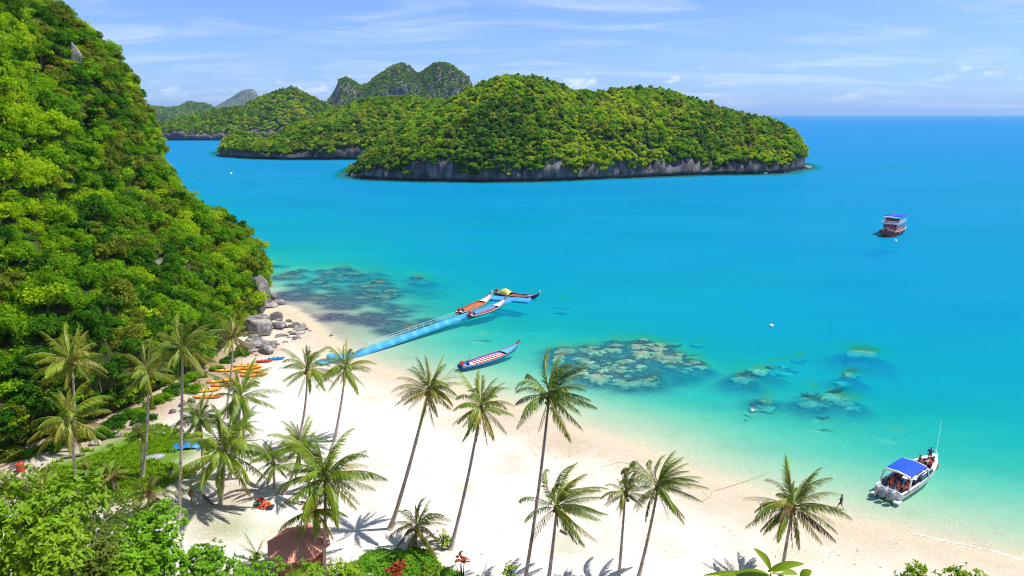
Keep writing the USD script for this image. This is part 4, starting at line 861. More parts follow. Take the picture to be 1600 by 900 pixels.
# bare limestone that shows through the jungle
hx, hy = project(H); hd = np.linalg.norm(H - CAM, axis=-1)
for k, (x, y, w_, h_, l) in enumerate(((268, 252, 2.2, 4.6, 'grey limestone face high on the right edge of the left hillside'), (277, 274, 1.4, 2.6, 'smaller grey rock just below the limestone face on the hillside edge'), (117, 84, 1.3, 3.4, 'narrow grey rock showing through the jungle near the top of the left hillside'), (110, 166, 1.1, 2.2, 'small grey rock in the jungle on the upper left hillside'), (410, 452, 2.2, 4.2, 'grey cliff at the water edge where the left hillside ends'))):
    q = np.where((hx - x) ** 2 + (hy - y) ** 2 < 60, hd, 1e9); i = np.unravel_index(q.argmin(), q.shape); p = H[i]; p = p + (CAM - p) / np.linalg.norm(CAM - p) * 2.0
    s = trimesh.creation.icosphere(4, 1.0); v = s.vertices.copy(); r = np.random.default_rng(900 + k)
    for j in range(10): d = r.normal(0, 1, 3) * V(1, 1, .4); d /= np.linalg.norm(d); h = r.uniform(.45, .8); g_ = v @ d; v -= np.outer(np.maximum(g_ - h, 0) * .95, d)
    v *= (1 + .3 * nz(v * V(1, 1, .5) + 3 * k, .5, k, 4))[:, None]; v *= V(w_, w_ * .9, h_ * .62)
    g = usdkit.mesh(stage, numbered('limestone_rock'), (v, s.faces), M['boulder'], smooth=30); g.AddTranslateOp().Set(Gf.Vec3d(*map(float, p))); tag(g, l, 'rock')

# ------------------------------------------------------------------ corals under the surface
def coral_mesh(a, b, seed, sub=2):
    r = np.random.default_rng(seed); s = trimesh.creation.icosphere(sub, 1.0); v = s.vertices.copy(); v[:, 2] = np.where(v[:, 2] > 0, v[:, 2] ** .6 if False else np.sign(v[:, 2]) * np.abs(v[:, 2]) ** .55, v[:, 2])
    v[:, :2] *= (1 + 1.2 * nz(v * V(1, 1, .3) + seed * 3.7, .6, seed, 3))[:, None]
    ang_ = np.arctan2(v[:, 1], v[:, 0]); v[:, :2] *= (1 + .28 * np.sin(ang_ * r.integers(3, 6) + seed) * r.uniform(.4, 1))[:, None]; v[:, 2] += .45 * nz(v + seed, .45, seed + 1, 2) * (v[:, 2] > 0)
    return v * V(a, b, 1), s.faces
reef = thing('coral_reef', 'large brown coral reef under the water beyond the tallest open-beach palm', 'coral reef', at_z(980, 565, -1.5)); RO = at_z(980, 565, -1.5)
west_r = thing('coral_reef', 'dark coral reef between the headland rocks and the jetty', 'coral reef', at_z(530, 440, -1.5)); WO = at_z(530, 440, -1.5)
LN = ['oval pale brown coral head standing alone, farthest right', 'round yellowish coral head, upper one of the pair in front of the reef', 'round greyish coral head, lower one of the pair in front of the reef', 'bright yellowish coral head, above right of the widest coral group', 'dim coral beside the bright yellowish head', 'small pale coral head above the snorkeller and the white float', 'brown coral head next to the snorkeller and the white float']
for k, (c, a, b, t, kind) in enumerate(CORALS):
    h = .42
    v, f = coral_mesh(a, b, k); v = v * V(1, 1, h) + V(c[0], c[1], -t - h * .9)
    if kind == 'reef': obj('coral_head', (v - RO, f), M['coral'], reef, smooth=True)
    elif kind == 'west': obj('coral_head', (v - WO, f), M['coral_dark'], west_r, smooth=True)
    else:
        j = k - 125
        lab = LN[j] if j < len(LN) else ('submerged coral head in the scattered group off the beach, right of the reef' if j < 19 else 'faint dark coral patch deep under the water')
        tag(obj('coral_rock', (v, f), M['coral'], smooth=True), lab, 'coral', None if j < len(LN) else ('scattered coral heads' if j < 19 else 'faint deep coral patches'))

# ------------------------------------------------------------------ paints
for nm, c in (('white_paint', (.78, .78, .78)), ('blue_paint', (.02, .12, .42)), ('sky_blue_paint', (.10, .42, .66)), ('red_paint', (.50, .045, .03)), ('orange_paint', (.72, .20, .02)), ('yellow_paint', (.78, .42, .03)), ('pink_paint', (.62, .22, .26)), ('green_cloth', (.05, .45, .12)),
              ('navy_paint', (.015, .025, .12)), ('dark_metal', (.035, .035, .045)), ('grey_paint', (.30, .32, .36)), ('jetty_blue', (.045, .34, .70)), ('jetty_pale', (.10, .44, .74)), ('canopy_blue', (.008, .07, .62)), ('wood', (.36, .20, .10)), ('hut_wood', (.52, .20, .09)), ('roof_tile', (.74, .34, .24)), ('tarp_blue', (.02, .22, .62)), ('yellow_tarp', (.55, .55, .12)), ('black_rubber', (.02, .02, .022)), ('maroon_paint', (.26, .025, .02))):
    plain(nm, c, .45, .10, 6.0, coat=.15 if 'paint' in nm else 0)
for nm, c in (('skin', (.38, .21, .13)), ('shirt_blue', (.02, .05, .22)), ('shirt_red', (.48, .03, .02)), ('vest_orange', (.80, .13, .02)), ('shirt_dark', (.04, .045, .06)), ('shorts_dark', (.03, .03, .045)), ('shorts_red', (.40, .05, .03)), ('hair', (.018, .013, .011)), ('shirt_white', (.6, .6, .62)), ('eye', (.02, .02, .02))):
    plain(nm, c, .75, .08, 12.0)
plain('pale_rope', (.45, .62, .50), .8, .1, 6.0)
look('dark_glass', {'p': ('principled_bsdf', {'base_color': (.02, .035, .05), 'roughness': .08, 'specular_ior_level': .7})}, [], 'p.BSDF')

# ------------------------------------------------------------------ people
MF = manifold3d.Manifold
def bones(chain, res=12):
    parts = []
    for (a, ra), (b, rb) in chain:
        u = trimesh.creation.icosphere(1, 1.0).vertices
        parts.append(MF.hull_points(np.vstack([u * ra + a, u * rb + b])))
    m = MF.batch_boolean(parts, manifold3d.OpType.Add); return m
def soft(m, ln=.035, it=8):
    m = m.refine_to_length(ln); mm = m.to_mesh(); t = trimesh.Trimesh(mm.vert_properties[:, :3], mm.tri_verts, process=True)
    trimesh.smoothing.filter_taubin(t, iterations=it); return t
POSES = {}
def pose_joints(p):
    J = dict(pelvis=V(0, 0, .95), chest=V(.01, 0, 1.30), neck=V(.0, 0, 1.47), head=V(.02, 0, 1.635))
    for s, k in ((1, 'l'), (-1, 'r')):
        J['sh' + k] = V(0, .19 * s, 1.41); J['hip' + k] = V(0, .095 * s, .92)
        J['el' + k] = V(-.03, .25 * s, 1.14); J['wr' + k] = V(.06, .26 * s, .90); J['kn' + k] = V(.02, .105 * s, .50); J['an' + k] = V(0, .11 * s, .085); J['to' + k] = V(.18, .12 * s, .045)
    if p == 'sit':
        for k in J: J[k] = J[k] - V(0, 0, .47)
        for s, k in ((1, 'l'), (-1, 'r')): J['kn' + k] = V(.42, .13 * s, .48); J['an' + k] = V(.40, .13 * s, .085); J['to' + k] = V(.57, .14 * s, .045); J['el' + k] = V(.10, .25 * s, .70); J['wr' + k] = V(.32, .17 * s, .60)
    if p == 'walk':
        J['knl'] = V(.20, .10, .53); J['anl'] = V(.28, .11, .10); J['tol'] = V(.45, .12, .07); J['knr'] = V(-.02, -.10, .50); J['anr'] = V(-.30, -.11, .14); J['tor'] = V(-.16, -.11, .045)
        J['ell'] = V(-.16, .24, 1.17); J['wrl'] = V(-.10, .24, .93); J['elr'] = V(.08, -.25, 1.15); J['wrr'] = V(.26, -.22, 1.0)
    if p == 'point':
        J['elr'] = V(.14, -.28, 1.2); J['wrr'] = V(.34, -.2, 1.12)
    return J
def person(label, pose, shirt, legs, loc, rz, vest=None, group=None, scale=1.0):
    t = thing('person', label, 'person', loc, rz, group, scale if scale != 1 else None)
    if pose not in POSES:
        J = pose_joints(pose); b = [((J['pelvis'], .125), (J['chest'], .135)), ((J['chest'], .13), (J['neck'] - V(0, 0, .06), .085)), ((J['neck'] - V(0, 0, .05), .058), (J['head'] - V(0, 0, .05), .055)), ((J['head'] + V(-.012, 0, .03), .092), (J['head'] + V(.012, 0, -.05), .07)), ((J['head'] + V(.085, 0, .0), .012), (J['head'] + V(.103, 0, -.025), .014))]
        for k in 'lr':
            s = 1 if k == 'l' else -1
            b += [((J['sh' + k], .062), (J['chest'], .11)), ((J['sh' + k], .058), (J['el' + k], .042)), ((J['el' + k], .042), (J['wr' + k], .028)), ((J['hip' + k], .088), (J['pelvis'], .11)), ((J['hip' + k], .086), (J['kn' + k], .056)), ((J['kn' + k], .056), (J['an' + k], .038)), ((J['an' + k], .042), (J['to' + k], .030)), ((J['head'] + V(-.01, s * .085, .015), .016), (J['head'] + V(-.01, s * .088, -.025), .012))]
        body = soft(bones(b)); hands = []
        for k in 'lr':
            s = 1 if k == 'l' else -1; w = J['wr' + k]; d = w - J['el' + k]; d /= np.linalg.norm(d); sd = np.cross(d, V(0, 1, 0)); sd /= np.linalg.norm(sd)
            hb = [((w, .026), (w + d * .075, .03))]
            for q, l in zip((-.03, -.01, .01, .03), (.065, .078, .074, .058)):
                a0 = w + d * .08 + sd * q; a1 = a0 + d * l * .55 + V(0, -s * .012, 0); hb += [((a0, .010), (a1, .009)), ((a1, .009), (a1 + d * l * .4 + V(0, -s * .02, 0), .008))]
            a0 = w + d * .03 + sd * .025; hb += [((a0, .011), (a0 + d * .035 + sd * .028, .010)), ((a0 + d * .035 + sd * .028, .010), (a0 + d * .06 + sd * .032, .008))]
            m = bones(hb).to_mesh(); hands.append((m.vert_properties[:, :3], m.tri_verts))
        mb = MB(); mb.tm(body)
        for h in hands: mb.add(*h)
        top = soft(bones([((J['pelvis'] + V(0, 0, .02), .142), (J['chest'], .152)), ((J['chest'], .148), (J['neck'] - V(0, 0, .08), .09))] + [x for k in 'lr' for x in (((J['sh' + k], .075), (J['chest'], .125)), ((J['sh' + k], .073), (J['sh' + k] * .4 + J['el' + k] * .6, .06)))]))
        sh = soft(bones([((J['pelvis'], .146), (J['pelvis'] - V(0, 0, .02), .14))] + [x for k in 'lr' for x in (((J['hip' + k], .105), (J['pelvis'], .135)), ((J['hip' + k], .104), (J['hip' + k] * .3 + J['kn' + k] * .7, .082)))]))
        ve = soft(bones([((J['pelvis'] + V(0, 0, .1), .168), (J['chest'], .185)), ((J['chest'], .18), (J['chest'] + V(0, 0, .1), .13))] + [((J['chest'] + V(0, s * .1, .1), .075), (J['chest'] + V(0, s * .11, -.1), .085)) for s in (1, -1)]))
        ha = bones([((J['head'] + V(-.03, 0, .055), .085), (J['head'] + V(.01, 0, .07), .078)), ((J['head'] + V(-.045, 0, .03), .082), (J['head'] + V(-.05, 0, -.03), .06))])
        ey = MB()
        for s in (1, -1):
            e = trimesh.creation.icosphere(1, .011); e.vertices += J['head'] + V(.083, s * .03, .01); ey.tm(e)
        mo = MB(); mo.box(J['head'] + V(.078, 0, -.055), (.012, .04, .008)); POSES[pose] = (mb.arrays(), top, sh, ve, soft(ha, .05, 3), ey.arrays(), mo.arrays())
    body, top, sh, ve, ha, ey, mo = POSES[pose]
    obj('body', body, M['skin'], t, smooth=True)
    if shirt: obj('shirt', top, M[shirt], t, smooth=True)
    obj('shorts', sh, M[legs], t, smooth=True)
    if vest: obj('life_vest', ve, M[vest], t, smooth=True)
    obj('hair', ha, M['hair'], t, smooth=True); obj('eyes', ey, M['eye'], t); obj('mouth', mo, M['red_paint'], t)
    return t

# ------------------------------------------------------------------ boats
def hull_rings(L, W, tab, inset=.06, floor=.12, xs=None):
    """Closed cross-sections from stern to bow: outside skin, gunwale, inside, floor."""
    tab = np.array(tab, float); t = np.linspace(0, 1, 29) if xs is None else xs
    w, s, k = (np.interp(t, tab[:, 0], tab[:, c]) for c in (1, 2, 3)); out = []
    for ti, wi, si, ki in zip(t, w * W, s, k):
        x = (ti - .5) * L; wi = max(wi, inset * 1.3); fl = max(floor, ki + .1); fl = min(fl, si - .04); iw = max(wi - inset, .01)
        half = [(wi, si), (wi * .97, si * .6 + ki * .4), (wi * .82, si * .25 + ki * .75), (wi * .42, ki + .06 * (si - ki)), (0, ki)]
        inn = [(0, fl), (iw * .8, fl), (iw * .94, fl * .5 + si * .5), (iw, si)]
        ring = [(y, z) for y, z in half] + [(-y, z) for y, z in half[-2::-1]] + [(-y, z) for y, z in inn[::-1]] + [(y, z) for y, z in inn[1:]]
        out.append([(x, y, z) for y, z in ring])
    return np.array(out)
def caps(v, f, n):
    a, b = v[:n].mean(0), v[-n:].mean(0); m = len(v); j = np.arange(n); j2 = (j + 1) % n
    return np.vstack([v, a, b]), np.vstack([f, np.stack([np.full(n, m), j2, j], 1), np.stack([np.full(n, m + 1), m - n + j, m - n + j2], 1)])
TAIL = [(0, .55, .72, .05), (.06, .68, .64, -.08), (.2, .88, .52, -.2), (.4, 1, .46, -.24), (.55, .98, .46, -.24), (.7, .82, .54, -.22), (.82, .58, .74, -.12), (.91, .33, 1.02, .18), (.97, .14, 1.36, .75), (1, .06, 1.62, 1.3)]
def longtail(label, stern, bow, cols, ribbons=('green_cloth', 'white_paint', 'pink_paint'), n_planks=9, cover=None, W=.95, zoff=0.0):
    a, b = at_z(*stern), at_z(*bow); d = b - a; L = np.linalg.norm(d); rz = math.atan2(d[1], d[0])
    t = thing('longtail_boat', label, 'boat', (a + b) / 2 + V(0, 0, zoff), rz, 'wooden longtail boats by the jetty'); hull, strake, rail, inside, plank, deck = cols
    R = hull_rings(L, W, TAIL); n = R.shape[1]; v, f = caps(*loft(R), n)
    obj('hull', (v, f), M[hull], t, smooth=35)
    x = np.linspace(0, 1, 29); T = np.array(TAIL)
    g = lambda k, q: np.interp(q, T[:, 0], T[:, k])
    for s in (1, -1):
        p = np.stack([(x - .5) * L, s * np.maximum(g(1, x) * W, .08), g(2, x) + .02], 1); obj('gunwale', tube(p, .05, 5), M[rail], t, smooth=60)
        q = np.stack([(x - .5) * L, s * (np.maximum(g(1, x) * W, .08) * .985 + .012), g(2, x) * .8 + g(3, x) * .2], 1); obj('strake', tube(q, .045, 5), M[strake], t, smooth=60)
    xf = np.linspace(.09, .72, 20); iw = np.maximum(g(1, xf) * W - .1, .05)
    obj('floor', loft(np.stack([np.stack([(xf - .5) * L, iw * .92, 0 * xf + .26], 1), np.stack([(xf - .5) * L, -iw * .92, 0 * xf + .26], 1)], 1), closed=False), M[inside], t)
    for k in range(n_planks):
        q = .24 + .44 * k / max(n_planks - 1, 1); mb = MB(); mb.box(((q - .5) * L, 0, .30), (L * .44 / n_planks * .46, 2 * g(1, q) * W - .16, .05)); obj('plank', mb, M[plank], t)
    xd = np.linspace(.72, .955, 12); w = np.maximum(g(1, xd) * W - .05, .03); z = g(2, xd) - .05
    obj('bow_deck', loft(np.stack([np.stack([(xd - .5) * L, w, z], 1), np.stack([(xd - .5) * L, 0 * w, z + .05], 1), np.stack([(xd - .5) * L, -w, z], 1)], 1), closed=False), M[deck], t, smooth=True)
    xd = np.linspace(.015, .1, 5); w = np.maximum(g(1, xd) * W - .05, .03); z = g(2, xd) - .1
    obj('stern_deck', loft(np.stack([np.stack([(xd - .5) * L, w, z], 1), np.stack([(xd - .5) * L, -w, z], 1)], 1), closed=False), M[deck], t)
    mb = MB(); mb.tube([(L * .475, 0, 1.1), (L * .5, 0, 1.62), (L * .513, 0, 2.05)], [.10, .08, .05], 6); pr = obj('prow', mb, M[rail], t, smooth=60)
    for k, c in enumerate(ribbons):
        mb = MB(); s = trimesh.creation.icosphere(2, .17); s.vertices = s.vertices * V(1, 1, .75) + V(L * .507 + .02 * k, .06 * (k - 1), 1.93 - .2 * k); mb.tm(s)
        mb.tube([(L * .507, .1 * (k - 1), 1.8 - .2 * k), (L * .512, .2 * (k - 1), 1.45 - .15 * k), (L * .5, .22 * (k - 1), 1.1)], [.05, .07, .02], 4); obj('ribbon', mb, M[c], pr, smooth=60)
    e = MB(); e.box((-L * .47, 0, 1.0), (.75, .45, .42)); e.tube([(-L * .47 - .2, 0, 1.25), (-L * .47 + .2, 0, 1.25)], .16, 8); e.tube([(-L * .47, .18, .6), (-L * .47, .18, .85)], .06, 6); e.tube([(-L * .47, -.18, .6), (-L * .47, -.18, .85)], .06, 6)
    en = obj('engine', e, M['red_paint'], t); mb = MB(); mb.tube([(-L * .49, 0, .95), (-L * .5 - 2.6, .15, -.12)], .035, 6); obj('propeller_shaft', mb, M['dark_metal'], en)
    mb = MB(); mb.tube([(-L * .45, 0, 1.0), (-L * .36, .1, 1.15)], .03, 5); obj('steering_handle', mb, M['dark_metal'], en)
    mb = MB(); mb.tube([(-L * .33, .4, .4), (-L * .33, .4, 2.1)], .025, 5); obj('pole', mb, M['dark_metal'], t)
    mb = MB(); mb.box((-L * .39, -.2, .62), (.5, .4, .35)); mb.tube([(-L * .36, .25, .45), (-L * .36, .25, .85)], .16, 8); obj('fuel_tank', mb, M['navy_paint'], t)
    if cover:
        n = 14; q = np.linspace(.10, .36, n); rows = []
        for qq, hh in zip(q, .35 + .85 * np.sin(np.linspace(.25, math.pi - .15, n))):
            w = g(1, qq) * W * .95; th = np.linspace(0, math.pi, 9); rows.append(np.stack([np.full(9, (qq - .5) * L), w * np.cos(th), .45 + hh * np.sin(th)], 1))
        obj('tarpaulin_cover', loft(np.array(rows), closed=False), M[cover], t, smooth=True)
    return t
longtail('blue longtail boat floating alone with red and white planks and ribbons on its bow', (719, 577), (811, 546), ('blue_paint', 'sky_blue_paint', 'red_paint', 'white_paint', 'red_paint', 'sky_blue_paint'), W=1.3, zoff=-.05)
longtail('red longtail boat moored on the far side of the jetty, by the railing end', (716, 492), (768, 468), ('maroon_paint', 'white_paint', 'red_paint', 'wood', 'orange_paint', 'white_paint'), ('white_paint', 'white_paint'), W=1.3)
longtail('wooden longtail boat moored on the near side of the jetty', (733, 497), (790, 476), ('wood', 'white_paint', 'navy_paint', 'pink_paint', 'red_paint', 'white_paint'), ('red_paint', 'pink_paint'), W=1.25)
longtail('dark longtail boat with a yellow-green cover lying behind the jetty head', (774, 460), (843, 468), ('navy_paint', 'red_paint', 'pink_paint', 'wood', 'maroon_paint', 'sky_blue_paint'), ('white_paint', 'pink_paint'), cover='yellow_tarp', W=1.3)

# ------------------------------------------------------------------ the floating jetty
ja, jb = on_ground(498, 570), at_z(803, 468); ja[2] = 0; jd = jb - ja; JL = np.linalg.norm(jd[:2]); jrz = math.atan2(jd[1], jd[0])
jt = thing('floating_jetty', 'long bright blue floating jetty of plastic pontoons with a white railing and T-shaped head', 'jetty', ja, jrz)
def jz(x):
    p = ja + V(math.cos(jrz), math.sin(jrz), 0) * x; return max(zg(p[0], p[1]), 0.0)
def pontoon_mesh(mb, x, y, z, tx=.5, ty=.5):
    """One plastic cube with chamfered top edges and corner lugs."""
    a, b, h, c = tx / 2 - .012, ty / 2 - .012, .50, .05
    lo = [(-a, -b), (a, -b), (a, b), (-a, b)]; v = [(x + p, y + q, z) for p, q in lo] + [(x + p, y + q, z + h - c) for p, q in lo] + [(x + p * (1 - c / a), y + q * (1 - c / b), z + h) for p, q in lo]
    f = []
    for k in range(2):
        for i in range(4): f.append((k * 4 + i, k * 4 + (i + 1) % 4, k * 4 + 4 + (i + 1) % 4, k * 4 + 4 + i))
    f.append((8, 9, 10, 11)); mb.add(v, f)
pieces = []
nx = int(JL / .5)
for i in range(nx):
    for j in range(4): pieces.append(((i + .5) * .5, (j - 1.5) * .5))
HEADX = JL - 1.2; jh = np.array([math.cos(-jrz - .26), math.sin(-jrz - .26)]); jn = V(-jh[1], jh[0])
for i in range(-9, 9):
    for j in range(6): pieces.append((HEADX + jh[0] * i * .5 + jn[0] * (j - 2) * .5, jh[1] * i * .5 + jn[1] * (j - 2) * .5, 1))
shore_n = 0
for k, pc in enumerate(pieces[:nx * 4:1]):
    x, y = pc[:2]
    if (k // 4) % 2 == 0 and k % 2 == 0 and k < 270:   # the nearest 1 m units are parts of their own
        mb = MB(); z = jz(x) - .05 if x < 14 else -.10
        for dx in (0, .5):
            for dy in (0, .5): pontoon_mesh(mb, x + dx, y + dy, z)
        obj('pontoon', mb, M['jetty_blue' if (k // 2 + k // 8) % 3 else 'jetty_pale'], jt)
mb = MB()
for k, pc in enumerate(pieces[:nx * 4]):
    if k >= 272: pontoon_mesh(mb, pc[0], pc[1], -.10)
for pc in pieces[nx * 4:]:
    if pc[0] > HEADX + 1 or abs(pc[1]) > 1.05: pontoon_mesh(mb, pc[0], pc[1], -.094, .5, .5)
g = obj('pontoon_rows', mb, M['jetty_blue'], jt); g.SetCustomDataByKey('kind', 'stuff')
posts = np.arange(11.5, JL - 17, 2.0)
for x in posts:
    mb = MB(); mb.tube([(x, .95, .2), (x, .95, 1.35)], .035, 6); obj('railing_post', mb, M['white_paint'], jt)
for h in (.85, 1.3): mb = MB(); mb.tube([(x, .95, h) for x in posts], .022, 5); obj('rail', mb, M['white_paint'], jt)
for p in (pieces[nx * 4 + 2], pieces[-3], pieces[-1]): mb = MB(); mb.tube([(p[0], p[1], .3), (p[0], p[1], .75)], [.12, .09], 8); obj('bollard', mb, M['white_paint'], jt)
c = on_ground(526, 563)
s = trimesh.creation.icosphere(3, 1.0); s.vertices *= (1 + .5 * nz(s.vertices, .6, 3, 3))[:, None]; s.vertices *= V(1.7, 1.0, .75); g = usdkit.mesh(stage, numbered('tarpaulin'), s, M['sky_blue_paint'], smooth=25); g.AddTranslateOp().Set(Gf.Vec3d(*(c + V(0, 0, .45)))); tag(g, 'crumpled light blue tarpaulin heaped on the jetty foot between the two slim palms', 'tarpaulin')

# ------------------------------------------------------------------ speedboat
SB = [(0, .92, .95, -.3), (.15, .98, .92, -.38), (.4, 1, .95, -.40), (.6, .96, 1.06, -.38), (.75, .80, 1.22, -.30), (.87, .52, 1.36, -.05), (.95, .26, 1.45, .5), (1, .07, 1.5, 1.15)]
sa, sb_ = at_z(1386, 777), at_z(1460, 727); d = sb_ - sa; SL = np.linalg.norm(d); srz = math.atan2(d[1], d[0])
S0 = (sa + sb_) / 2; bt = thing('speedboat', 'white speedboat with a bright blue canopy and three outboard engines near the beach', 'boat', S0, srz)
SW = 1.5; R = hull_rings(SL, SW, SB, .16, .35, np.linspace(0, 1, 41)); v, f = caps(*loft(R), R.shape[1]); obj('hull', (v, f), M['white_paint'], bt, smooth=40)
T = np.array(SB); g = lambda k, q: np.interp(q, T[:, 0], T[:, k]); x = np.linspace(0, 1, 41)
for s in (1, -1):
    obj('rubbing_strake', tube(np.stack([(x - .5) * SL, s * (np.maximum(g(1, x) * SW, .1) + .01), g(2, x) - .1], 1), .045, 5), M['grey_paint'], bt, smooth=60)
    xs = np.linspace(.05, .34, 10); w = g(1, xs) * SW * .985 + .02
    obj('hull_decal', loft(np.stack([np.stack([(xs - .5) * SL, s * w, .55 - .1 * (xs - .05) * 3], 1), np.stack([(xs - .5) * SL, s * w * 1.004, .75 + 0 * xs], 1)], 1), closed=False), M['pink_paint'], bt)
for q, w0 in ((.70, .0), (.97, 0)):
    pass
xd = np.linspace(.60, .985, 14); wo = np.maximum(g(1, xd) * SW - .1, .04)
wi = np.where((xd > .66) & (xd < .90), wo - .34, 0.0).clip(0); zz = g(2, xd) - .05
for s in (1, -1): obj('side_deck', loft(np.stack([np.stack([(xd - .5) * SL, s * wo, zz], 1), np.stack([(xd - .5) * SL, s * wi, zz + .02], 1)], 1), closed=False), M['white_paint'], bt)
mb = MB(); mb.box((.16 * SL, 0, .42), (.05, 2.4, .9)); obj('bulkhead', mb, M['white_paint'], bt)
for s in (1, -1): mb = MB(); mb.box((.275 * SL, s * .66, .74), (.2 * SL, .5, .66)); obj('bow_seat', mb, M['shirt_red'], bt)
C0, C1 = -.34 * SL, .0 * SL                 # canopy over the cockpit
n = 9; yy = np.linspace(-1.36, 1.36, n); cz = 2.28 + .12 * np.cos(yy / 1.36 * math.pi / 2); top = np.stack([np.stack([np.full(n, q), yy, cz + .05 * math.sin((q - C0) / (C1 - C0) * math.pi)], 1) for q in np.linspace(C0, C1, 8)])
v, f = loft(top, closed=False); obj('canopy', (np.vstack([v, v - V(0, 0, .06)]), np.vstack([f, f[:, ::-1] + len(v)])), M['canopy_blue'], bt, smooth=30)
for q in (C0 - .05, C1 + .02):
    p = [(q - (.35 if q < 0 else -.35), -1.5, .95), (q, -1.42, 2.05), (q, -1.2, 2.3), (q, 0, 2.44), (q, 1.2, 2.3), (q, 1.42, 2.05), (q - (.35 if q < 0 else -.35), 1.5, .95)]
    obj('canopy_arch', tube(p, .11 if q < 0 else .05, 6), M['white_paint'], bt, smooth=60)
for s in (1, -1): mb = MB(); mb.tube([(C0, s * 1.42, 2.12), (C1, s * 1.42, 2.12)], .04, 5); obj('canopy_rail', mb, M['white_paint'], bt)
for s in (1, -1):
    gl = np.array([[(-.13 * SL, s * 1.47, 1.02), (-.11 * SL, s * 1.42, 1.75)], [(.1 * SL, s * 1.44, 1.12), (.10 * SL, s * 1.36, 1.72)], [(.16 * SL, s * 1.36, 1.18), (.13 * SL, s * 1.28, 1.6)]], float); v, f = loft(gl, closed=False); obj('side_window', (np.vstack([v, v - V(0, s * .03, 0)]), np.vstack([f, f[:, ::-1] + len(v)])), M['dark_glass'], bt)
    p = gl[:, 1]; obj('window_frame', tube(p, .035, 5), M['white_paint'], bt)
v, f = loft(np.array([[(.165 * SL, -1.34, 1.16), (.135 * SL, -1.26, 1.62)], [(.19 * SL, 0, 1.2), (.15 * SL, 0, 1.7)], [(.165 * SL, 1.34, 1.16), (.135 * SL, 1.26, 1.62)]]), closed=False); obj('windscreen', (np.vstack([v, v - V(.03, 0, 0)]), np.vstack([f, f[:, ::-1] + len(v)])), M['dark_glass'], bt)
mb = MB(); mb.box((-.475 * SL, 0, .62), (.1, 2.9, .62)); obj('transom', mb, M['white_paint'], bt)
for s in (1, -1): mb = MB(); mb.box((-.52 * SL, s * 1.15, .12), (.9, .62, .14)); obj('swim_platform', mb, M['white_paint'], bt)
for k in range(3):
    y = (k - 1) * .78; mb = MB()
    sec = [(-.24, .2, .42), (-.30, .24, .62), (-.34, .25, .95), (-.26, .22, 1.22), (-.10, .14, 1.34)]
    rings = [[(-.53 * SL + a * 1.1 + .38 * math.cos(th), y + b * math.sin(th) * 1.1, z) for th in np.linspace(0, 2 * math.pi, 12, endpoint=False)] for a, b, z in sec]; v, f = caps(*loft(rings), 12); mb.add(v, f)
    e = obj('outboard_engine', mb, M['grey_paint' if k != 1 else 'grey_paint'], bt, smooth=50)
    m2 = MB(); m2.box((-.53 * SL - .22, y, -.05), (.26, .12, 1.0)); m2.box((-.53 * SL - .3, y, -.45), (.6, .16, .16)); obj('engine_leg', m2, M['dark_metal'], e)
    m3 = MB(); m3.box((-.53 * SL - .22, y, .62), (.78, .53, .06)); obj('engine_band', m3, M['navy_paint'], e)
for k, qx in enumerate((-.36, -.24, -.12, .0)):
    for s in (1, -1): mb = MB(); mb.box((qx * SL, s * 1.0, .58), (.5, .8, .42)); obj('bench', mb, M['navy_paint'], bt)
mb = MB(); mb.tube([(.43 * SL, -.45, 1.4), (.43 * SL, -.45, 1.85), (.485 * SL, 0, 2.0), (.43 * SL, .45, 1.85), (.43 * SL, .45, 1.4)], .03, 5); obj('bow_rail', mb, M['white_paint'], bt)
def on_boat(x, y, z): return S0 + V(x * math.cos(srz) - y * math.sin(srz), x * math.sin(srz) + y * math.cos(srz), z)
person('man in dark blue shirt standing at the bow of the speedboat', 'point', 'shirt_blue', 'shorts_red', on_boat(.37 * SL, .1, 1.0), srz + .4)
mb = MB(); mb.box((.37 * SL, .1, .98), (.9, .8, .05)); obj('bow_step', mb, M['white_paint'], bt)
person('passenger in red seated in the bow of the speedboat, nearest the standing man', 'sit', 'shirt_red', 'shorts_red', on_boat(.33 * SL, -.5, .72), srz + 2.0)
person('passenger in red seated in the bow of the speedboat, on its left side', 'sit', 'shirt_dark', 'shorts_red', on_boat(.27 * SL, .68, .66), srz - 1.6)
person('passenger in red seated in the bow of the speedboat, next to the blue canopy', 'sit', 'shirt_red', 'shorts_dark', on_boat(.26 * SL, -.62, .66), srz + 1.6)
for k, (qx, y, sh, ve) in enumerate(((-.39, .95, 'shirt_dark', None), (-.37, .35, 'shirt_red', 'vest_orange'), (-.38, -.45, 'shirt_dark', 'vest_orange'), (-.37, -1.0, 'shirt_white', 'vest_orange'), (-.28, .7, 'shirt_red', 'vest_orange'), (-.27, -.1, 'shirt_blue', None), (-.28, -.85, 'shirt_dark', 'vest_orange'), (-.18, .5, 'shirt_dark', 'vest_orange'), (-.17, -.6, 'shirt_white', None))):
    person('passenger with orange life vest or dark shirt seated close together under the blue canopy', 'sit', sh, 'shorts_dark', on_boat(qx * SL, y, .36), srz + (3.14 if k % 3 else .3), ve, 'passengers under the speedboat canopy')
rp = at_z(1470, 664, -.4); p0 = on_boat(.49 * SL, 0, 1.5)
s = np.linspace(0, 1, 12)[:, None]; p = p0 * (1 - s) + (rp + V(0, 0, .6)) * s - V(0, 0, .25) * np.sin(math.pi * s)
tag(obj('anchor_rope', tube(p, .013, 5), M['pale_rope']), 'pale straight anchor rope running out from the bow of the speedboat', 'rope')

